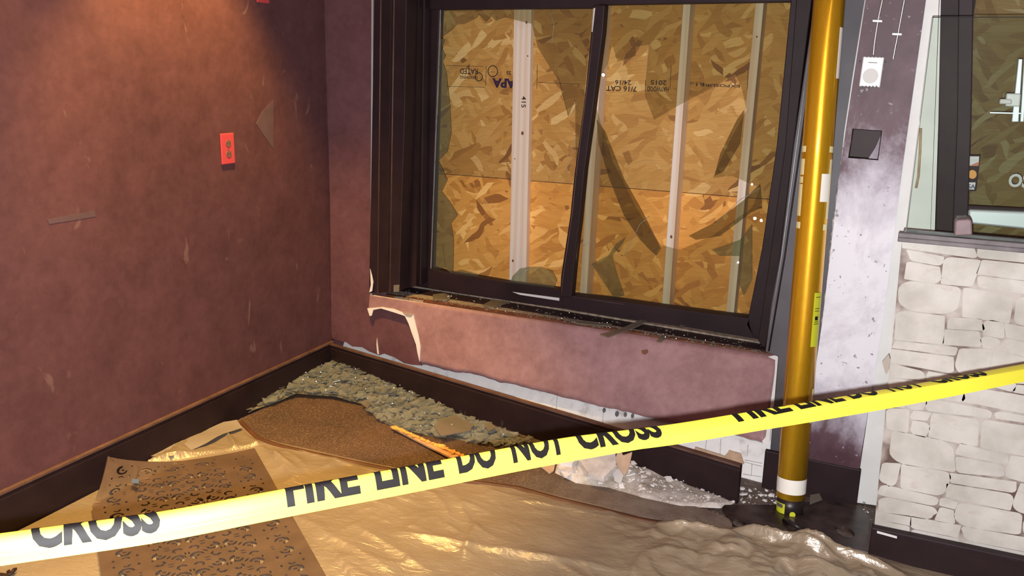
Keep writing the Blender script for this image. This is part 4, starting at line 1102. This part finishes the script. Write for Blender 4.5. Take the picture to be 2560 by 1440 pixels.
def tile(u0, v0, su, sv, holes, nseg=7):
    if not holes:
        nu, nv = max(1, int(su / .02)), max(1, int(sv / .02))
        gg = [[bmm.verts.new(mat_pt(u0 + su * i / nu, v0 + sv * j / nv)) for j in range(nv + 1)] for i in range(nu + 1)]
        for i in range(nu):
            for j in range(nv): bmm.faces.new((gg[i][j], gg[i + 1][j], gg[i + 1][j + 1], gg[i][j + 1]))
        return
    bm = bmesh.new(); es = []
    outer = []
    for (ax, ay), (bx, by) in (((0, 0), (1, 0)), ((1, 0), (1, 1)), ((1, 1), (0, 1)), ((0, 1), (0, 0))):
        for k in range(nseg): outer.append((ax + (bx - ax) * k / nseg, ay + (by - ay) * k / nseg))
    for loop in [outer] + holes:
        vv = [bm.verts.new((x, y, 0)) for x, y in loop]
        es += [bm.edges.new((vv[i], vv[(i + 1) % len(vv)])) for i in range(len(vv))]
    bmesh.ops.triangle_fill(bm, use_beauty=True, edges=es, normal=(0, 0, 1))
    idx = {}
    for v in bm.verts: idx[v] = bmm.verts.new(mat_pt(u0 + v.co.x * su, v0 + v.co.y * sv))
    for f in bm.faces:
        try: bmm.faces.new([idx[v] for v in f.verts])
        except ValueError: pass
    bm.free()
PI = math.pi
def center_holes(fx, fy):
    H = [arc_hole(.27, .30, .165, .2, 4.4, .155), ell(.28, .29, .062, .05, 8, .6),
         arc_hole(.73, .70, .165, .2 + PI, 4.4 + PI, .155), ell(.72, .71, .062, .05, 8, .6),
         arc_hole(.77, .24, .12, 2.2, 6.0, .11, 7), arc_hole(.23, .76, .12, 2.2 - PI, 6.0 - PI, .11, 7),
         ell(.5, .5, .10, .035, 8, -.8), ell(.50, .07, .09, .032), ell(.5, .93, .09, .032), ell(.05, .52, .025, .08), ell(.95, .48, .025, .08)]
    return [[((1 - x) if fx else x, (1 - y) if fy else y) for x, y in h] for h in H]
def side_holes(fx, fy):
    H = [arc_hole(.48, .34, .20, .0, 4.6, .17), ell(.5, .33, .07, .05), arc_hole(.50, .79, .10, 3.4, 6.4, .10, 6), ell(.86, .70, .045, .08), ell(.12, .80, .04, .07), ell(.85, .08, .06, .035)]
    return [[((1 - x) if fx else x, (1 - y) if fy else y) for x, y in h] for h in H]
bd, sb = .024, .088          # outer rim, side band
iw = MW - 2 * (bd + sb + .018)
NU = 3; su = iw / NU; NV = 12; sv = (ML - .14) / NV * 1.0
tile(0, 0, bd, ML, [], 24); tile(MW - bd, 0, bd, ML, [], 24)
tile(bd, 0, MW - 2 * bd, bd, [], 14)
for side in (0, 1):
    ub = bd if side == 0 else MW - bd - sb
    nb = int((ML - bd) / .082); sbv = (ML - bd) / nb
    for k in range(nb): tile(ub, bd + k * sbv, sb, sbv, side_holes(side, k % 2), 5)
    us = bd + sb if side == 0 else MW - bd - sb - .018
    tile(us, bd, .018, ML - bd, [], 24)
# top band, then the field
nb = 4
for k in range(nb): tile(bd + sb + .018 + k * su, bd, su, .066, [[(y, x) for x, y in h] for h in side_holes(k % 2, 0)], 5)
tile(bd + sb + .018, bd + .066, iw, .016, [], 12)
v = bd + .082
r_i = 0
while v < ML - .05:
    for k in range(NU): tile(bd + sb + .018 + k * su, v, su, su, center_holes((k + r_i) % 2, r_i % 2), 6)
    v += su; r_i += 1
bmesh.ops.remove_doubles(bmm, verts=bmm.verts[:], dist=.0002)
bmesh.ops.recalc_face_normals(bmm, faces=bmm.faces[:])
mt_ = from_bm('rubber_doormat', bmm, M_rubber)
if sum(p.normal.z for p in mt_.data.polygons) < 0:
    for p in mt_.data.polygons: p.flip()
solid(mt_, .0055, -1)
tag(mt_, 'brown rubber doormat with cut-out scrollwork, one corner curled up against the left baseboard', 'doormat')
p = mat_pt(.10, .12); 
o = prism('tape_scrap', [fl(x, y, .052) for x, y in ((330, 1197), (348, 1199), (347, 1209), (329, 1208))], (0, 0, .001), M_blue); tag(o, 'small blue tape scrap on the curled corner of the rubber doormat', 'tape scrap')
# ------------------------------------------------------------------ broken glass
def inpoly(x, y, pl):
    c_ = False; j = len(pl) - 1
    for i in range(len(pl)):
        if (pl[i][1] > y) != (pl[j][1] > y) and x < (pl[j][0] - pl[i][0]) * (y - pl[i][1]) / (pl[j][1] - pl[i][1]) + pl[i][0]: c_ = not c_
        j = i
    return c_
GP = [(620, 1040), (700, 985), (780, 945), (835, 918), (870, 918), (905, 933), (960, 958), (1040, 1000), (1110, 1030), (1180, 1062), (1290, 1100), (1330, 1115), (1260, 1130), (1150, 1105), (1060, 1095), (1000, 1080), (950, 1060), (905, 1020), (830, 1005), (740, 1000)]
gpf = [fl(x, y) for x, y in GP]; gp2 = [(p.x, p.y) for p in gpf]
rg = random.Random(9)
# low mound under the shards
bm = bmesh.new(); bm.faces.new([bm.verts.new((p.x, p.y, .006)) for p in gpf]); bmesh.ops.triangulate(bm, faces=bm.faces[:])
for _ in range(4): bmesh.ops.subdivide_edges(bm, edges=[e for e in bm.edges if e.calc_length() > .03], cuts=1); bmesh.ops.triangulate(bm, faces=bm.faces[:])
for v in bm.verts:
    dc = (Vector((v.co.x, v.co.y)) - Vector((-2.3, 3.2))).length
    v.co.z = .009 + .010 * max(0, noise.noise(v.co * 9)) + .035 * math.exp(-(dc / .35) ** 2)
gm = from_bm('glass_crumbs', bm, simple('glass_dust', (.20, .19, .15), .45, var=.5, vscale=30, bmp=.6), smooth=True)
for p in gm.data.polygons:
    if p.normal.z < 0: p.flip()
tag(gm, 'heap of small window glass fragments in the corner along the baseboard', 'broken glass', kind='stuff')
bm = bmesh.new()
def shard(bm, c, s, tilt, th=.003, rnd=rg):
    n = rnd.choice((3, 4, 4, 5)); a0 = rnd.random() * 6.28
    R3 = Matrix.Rotation(rnd.random() * 6.28, 3, 'Z') @ Matrix.Rotation(rnd.uniform(-tilt, tilt), 3, 'X') @ Matrix.Rotation(rnd.uniform(-tilt, tilt), 3, 'Y')
    pts = [c + R3 @ Vector((s * rnd.uniform(.5, 1.1) * math.cos(a0 + 6.28 * k / n), s * rnd.uniform(.35, .9) * math.sin(a0 + 6.28 * k / n), 0)) for k in range(n)]
    prism_bm(bm, pts, R3 @ Vector((0, 0, th)))
x0, x1 = min(p[0] for p in gp2), max(p[0] for p in gp2); y0, y1 = min(p[1] for p in gp2), max(p[1] for p in gp2)
cnt = 0
while cnt < 1500:
    x, y = rg.uniform(x0, x1), rg.uniform(y0, y1)
    if not inpoly(x, y, gp2): continue
    dc = (Vector((x, y)) - Vector((-2.3, 3.2))).length
    z = .018 + .035 * math.exp(-(dc / .35) ** 2) + rg.random() * .010
    shard(bm, Vector((x, y, z)), rg.uniform(.006, .036), .32, .0022); cnt += 1
def flake(bm, c, s):  # tiny flakes added and turned to camera and flash to make glints
    n = ((CAM - c).normalized() + (FLASH - c).normalized()).normalized() + Vector((rg.uniform(-.02, .02), rg.uniform(-.02, .02), rg.uniform(-.02, .02))); n.normalize()
    u = n.cross(Vector((rg.random(), rg.random(), rg.random()))).normalized(); v = n.cross(u)
    a0 = rg.random() * 6; prism_bm(bm, [c + (u * math.cos(a0 + k * 2.1) + v * math.sin(a0 + k * 2.1) * .7) * s for k in range(3)], n * -.0015)
cnt = 0
while cnt < 55:
    x, y = rg.uniform(x0, x1), rg.uniform(y0, y1)
    if not inpoly(x, y, gp2): continue
    dc = (Vector((x, y)) - Vector((-2.3, 3.2))).length
    flake(bm, Vector((x, y, .036 + .035 * math.exp(-(dc / .35) ** 2))), rg.uniform(.0006, .0022)); cnt += 1
from_bm('fragments', bm, M_shard, gm)
def big_shard(px, z, label, t=.004, tl=0, group=None, mt=None):
    pts = [fl(x, y, z) for x, y in px]
    if tl:
        m = pts[0].y
        for p in pts: p.z += (p.y - m) * tl
    o = prism('glass_shard', pts, (0, 0, t), mt or M_shardbig); return tag(o, label, 'glass shard', group)
big_shard([(1085, 1068), (1100, 1048), (1140, 1040), (1185, 1062), (1175, 1078), (1103, 1092)], .034, 'large flat glass shard on the glass heap right of the yellow foam strip')
big_shard([(905, 1012), (935, 985), (945, 990), (918, 1022)], .03, 'narrow glass shard at the brown carpet edge, left of the yellow foam strip')
big_shard([(938, 965), (960, 970), (950, 1000), (940, 990)], .04, 'upright sliver of glass in the middle of the corner heap', tl=.4)
big_shard([(2025, 1240), (2048, 1236), (2055, 1250), (2024, 1262)], .02, 'pale glass shard right of the gold strut foot')
big_shard([(1210, 1060), (1225, 1057), (1240, 1070), (1220, 1080)], .04, 'small clear glass shard against the foot of the long baseboard')
SG = 'glass pieces on the window sill'
big_shard([(1082, 738), (1110, 734), (1130, 742), (1118, 752), (1082, 752)], .4045, 'squarish glass piece at the left end of the window sill', group=SG, tl=-.02)
big_shard([(1205, 765), (1250, 738), (1262, 742), (1288, 750), (1235, 770)], .4045, 'arrow-shaped glass piece on the sill below the left pane', group=SG, tl=-.02)
big_shard([(1500, 838), (1555, 822), (1600, 802), (1622, 800), (1600, 815), (1520, 845)], .4095, 'long glass strip lying across the sill right of the mullion', group=SG)
big_shard([(1640, 856), (1650, 845), (1660, 838), (1668, 842), (1652, 858)], .405, 'small glass strip overhanging the sill lip right of the middle', group=SG)
big_shard([(1414, 800), (1445, 802), (1530, 812), (1520, 817), (1440, 810)], .405, 'thin bright glass sliver on the sill below the mullion', group=SG)
big_shard([(1700, 815), (1720, 809), (1718, 812), (1708, 820)], .412, 'tiny bright glass sliver at the back of the sill', group=SG)
o = pY('glass_shard', [(984, 713), (998, 712), (997, 729), (984, 730)], Y0 - .026, .004, M_shardbig); tag(o, 'small square glass piece standing against the left window casing', 'glass shard', SG)
bm = bmesh.new()
for _ in range(420):
    x = rg.uniform(990, 1920); t = rg.random(); yb = 742 + (x - 990) * .1565 - 2; y = yb - 26 * t * (1 if rg.random() < .5 else .3)
    shard(bm, fl(x, y, .4055 + rg.random() * .003), rg.uniform(.0015, .008), .5, .0015)
for _ in range(26):
    x = rg.uniform(1000, 1910); flake(bm, fl(x, 738 + (x - 990) * .1565 - rg.random() * 24, .412), rg.uniform(.0006, .0018))
o = from_bm('glass_crumbs', bm, M_shard); tag(o, 'crumbs of broken glass and added glint flakes scattered along the window sill', 'broken glass', kind='stuff')
# ------------------------------------------------------------------ plaster rubble
DP = [(1385, 1190), (1395, 1150), (1450, 1120), (1540, 1130), (1600, 1165), (1700, 1210), (1800, 1245), (1838, 1262), (1800, 1275), (1700, 1270), (1600, 1250), (1520, 1225), (1440, 1215)]
dpf = [fl(x, y) for x, y in DP]; dp2 = [(p.x, p.y) for p in dpf]
cxd = fl(1490, 1180)
def dustz(x, y): return .012 + .050 * math.exp(-(((x - cxd.x) / .13) ** 2 + ((y - cxd.y) / .10) ** 2)) + .012 * max(0, noise.noise(Vector((x * 14, y * 14, 0))))
bm = bmesh.new(); bm.faces.new([bm.verts.new((p.x, p.y, .01)) for p in dpf]); bmesh.ops.triangulate(bm, faces=bm.faces[:])
for _ in range(5): bmesh.ops.subdivide_edges(bm, edges=[e for e in bm.edges if e.calc_length() > .02], cuts=1); bmesh.ops.triangulate(bm, faces=bm.faces[:])
bd_v = {v for e in bm.edges if len(e.link_faces) == 1 for v in e.verts}
for v in bm.verts: v.co.z = .006 if v in bd_v else dustz(v.co.x, v.co.y)
dm = from_bm('plaster_rubble', bm, M_dust, smooth=True)
for p in dm.data.polygons:
    if p.normal.z < 0: p.flip()
tag(dm, 'mound of white plaster dust and crumbs against the detached baseboard', 'rubble', kind='stuff')
def rock(bm, c, s, flat=.5, rnd=rg):
    R3 = Matrix.Rotation(rnd.random() * 6.28, 3, 'Z') @ Matrix.Rotation(rnd.uniform(-.5, .5), 3, 'X')
    r = bmesh.ops.create_icosphere(bm, subdivisions=1, radius=1)
    sx, sy, sz = s * rnd.uniform(.7, 1.3), s * rnd.uniform(.5, 1), s * flat * rnd.uniform(.5, 1)
    for v in r['verts']:
        q = v.co * rnd.uniform(.75, 1.2); v.co = c + R3 @ Vector((q.x * sx, q.y * sy, q.z * sz))
bm = bmesh.new(); cnt = 0
x0, x1 = min(p[0] for p in dp2), max(p[0] for p in dp2); y0, y1 = min(p[1] for p in dp2), max(p[1] for p in dp2)
while cnt < 700:
    x, y = rg.uniform(x0, x1), rg.uniform(y0, y1)
    if inpoly(x, y, dp2): rock(bm, Vector((x, y, dustz(x, y))), min(.011, .0014 + rg.expovariate(1) * .0016), .6); cnt += 1
for _ in range(70):      # behind the board end, by the block
    p = fl(rg.uniform(1850, 1960), rg.uniform(1222, 1262)); rock(bm, p + Vector((0, 0, .002)), min(.012, .0012 + rg.expovariate(1) * .003), .5)
for _ in range(110):
    p = fl(rg.gauss(2110, 28), rg.gauss(1283, 7)); rock(bm, p + Vector((0, 0, .004)), min(.009, .001 + rg.expovariate(1) * .002), .5)
from_bm('crumbs', bm, M_white, dm)
def chunk(px, py, s, mt, label, group='plaster chunks in the rubble', dz=.0, flat=.45):
    p = fl(px, py); z = dustz(p.x, p.y) if inpoly(p.x, p.y, dp2) else .004
    bm = bmesh.new(); rock(bm, Vector((0, 0, 0)), s, flat); o = from_bm('plaster_chunk', bm, mt)
    o.location = (p.x, p.y, z + s * .22 + dz); tag(o, label, 'plaster chunk', group)
    return o
M_shell = simple('plaster_chunk', (.66, .60, .55), .85, var=.2, vscale=30)
M_tanpaper = simple('plaster_paper_side', (.58, .40, .27), .8, var=.15, vscale=25)
def slabc(px, z, mt, label, t=.01, tl=0.0):
    pts = [fl(x, y, z) for x, y in px]; m = min(p.y for p in pts)
    for p in pts: p.z += (p.y - m) * tl
    o = prism('plaster_chunk', pts, (0, 0, t), mt); return tag(o, label, 'plaster chunk', 'plaster chunks in the rubble')
slabc([(1488, 1150), (1510, 1138), (1527, 1144), (1524, 1154), (1495, 1165), (1480, 1162)], .055, M_shell, 'long pale plaster slab on top of the rubble heap', .012, .5)
slabc([(1450, 1150), (1478, 1146), (1490, 1165), (1535, 1160), (1538, 1192), (1510, 1205), (1470, 1195), (1446, 1175)], .045, M_shell, 'largest pinkish white plaster lump in the middle of the heap', .02, .4)
slabc([(1537, 1172), (1545, 1164), (1556, 1172), (1578, 1172), (1572, 1185), (1562, 1190), (1545, 1184)], .035, M_tanpaper, 'tan star-shaped plaster piece leaning against the dark baseboard', .006, .9)
slabc([(1345, 1166), (1390, 1158), (1384, 1180), (1374, 1186), (1360, 1176)], .012, M_tanpaper, 'tan paper-faced plaster piece just below the barrier tape', .004, .1)
slabc([(1403, 1186), (1420, 1182), (1430, 1188), (1418, 1196), (1410, 1194)], .022, M_white, 'bright white plaster flake at the left foot of the heap', .006, .2)
slabc([(1530, 1194), (1545, 1188), (1558, 1200), (1552, 1212), (1536, 1204)], .03, M_white, 'curved white plaster flake right of the largest lump', .006, .3)
slabc([(1408, 1150), (1440, 1146), (1448, 1160), (1430, 1172), (1400, 1166)], .04, M_white, 'white plaster lump at the left end of the heap below the tape', .02, .3)
slabc([(1398, 1165), (1426, 1166), (1440, 1182), (1420, 1188), (1395, 1180)], .025, M_shell, 'grey white plaster lump at the lower left of the heap', .015, .2)
for i, (x, y, s) in enumerate(((1570, 1200, .012), (1590, 1186, .010), (1605, 1195, .009), (1620, 1198, .010), (1575, 1215, .009), (1540, 1225, .008), (1630, 1225, .010), (1655, 1216, .008), (1600, 1232, .010), (1500, 1222, .010), (1470, 1212, .009), (1510, 1198, .012), (1440, 1200, .008), (1770, 1250, .012), (1758, 1255, .008), (1752, 1251, .006))):
    chunk(x, y, s, M_white, 'small white plaster chip in the rubble beside the detached baseboard')
for _ in range(70):
    x, y = rg.gauss(1530, 75), rg.gauss(1200, 24)
    p = fl(x, y)
    if not inpoly(p.x, p.y, dp2): continue
    bm = bmesh.new(); shard(bm, Vector((0, 0, 0)), rg.uniform(.008, .020), .7, .005); o = from_bm('plaster_chunk', bm, rg.choice((M_white, M_shell, M_shell)))
    o.location = (p.x, p.y, dustz(p.x, p.y) + .006); tag(o, 'thin angular plaster flake lying on the rubble mound by the dark baseboard', 'plaster chunk', 'thin plaster flakes on the mound')
chunk(1858, 1240, .016, M_white, 'flat white plaster flake on the floor behind the end of the detached baseboard')
chunk(1902, 1242, .013, M_white, 'white plaster flake between the detached baseboard end and the strut foot')
chunk(2120, 1278, .018, M_white, 'white plaster crumb pile piece on the floor right of the strut')
chunk(2160, 1262, .014, simple('grey_putty', (.30, .33, .36), .7), 'bluish grey putty lump at the foot of the white strip', dz=.004)
chunk(1290, 1090, .016, M_shell, 'single pinkish white plaster lump left of the rubble, above the word NOT')
# two old holes low on the left board end and marks on the long baseboard
for x, y, r in ((1152, 1030, 5), (1163, 1032, 4), (1256, 1058, 6)):
    # points on the board face plane
    d = ray(x, y); n3 = n_; t = (a_ - CAM).dot(n3) / d.dot(n3); c0 = CAM + d * t + n3 * .0006
    tdir = (b_ - a_).normalized()
    prism('dark_smudge', [c0 + tdir * (r * .0011 * math.cos(q)) + Vector((0, 0, r * .0022 * math.sin(q))) for q in [k * PI / 5 for k in range(10)]], n3 * .0006, M_slot, bbk)
# ------------------------------------------------------------------ foam strip
fs_ = empty('foam_strip', fl(1060, 1110)); tag(fs_, 'thin wooden strip with a crust of yellow foam lying on the brown carpet', 'wooden strip')
prism('lath', [fl(x, y, .018) for x, y in ((975, 1070), (988, 1068), (1160, 1146), (1130, 1150))], (0, 0, .008), M_lath, fs_, .001)
bm = bmesh.new()
for k in range(46):
    t = k / 45; p = fl(984 + (1152 - 984) * t, 1070 + (1140 - 1070) * t, .028 + .003 * rg.random()); rock(bm, p + Vector((rg.uniform(-.004, .004), .006 + rg.uniform(-.003, .004), 0)), rg.uniform(.009, .015) * (1.3 if 28 < k < 32 or k < 8 else 1), .7)
o = from_bm('foam_crust', bm, M_foam, fs_, True)
sm = o.modifiers.new('s', 'SUBSURF'); sm.levels = 1; sm.render_levels = 1
# stray debris in the lower left corner
bm = bmesh.new()
for _ in range(14):
    p = fl(rg.uniform(-10, 62), rg.uniform(1422, 1460), .02); rock(bm, p, rg.uniform(.006, .014), .6)
o = from_bm('dark_debris', bm, M_dark); tag(o, 'dark debris on the plastic sheet at the lower left corner', 'debris', kind='stuff')
# glass facets added in the sash, turned to mirror the flash as glints
def glint(px, py, Y, r):
    c = onY(px, py, Y); n = ((CAM - c).normalized() + (FLASH - c).normalized()).normalized()
    u = n.cross(Vector((0, 0, 1))).normalized(); v = n.cross(u)
    prism('glint_facet', [c + (u * math.cos(a) * .9 + v * math.sin(a)) * r * (1 + .3 * math.sin(3 * a)) for a in [k * PI / 4 for k in range(8)]], n * -.002, M_glass, win)
glint(1508, 187, YW - .01, .012); glint(1887, 546, YW + .004, .006); glint(1903, 551, YW + .004, .004); glint(1880, 461, YW + .004, .003); glint(1845, 656, YW + .004, .0025)
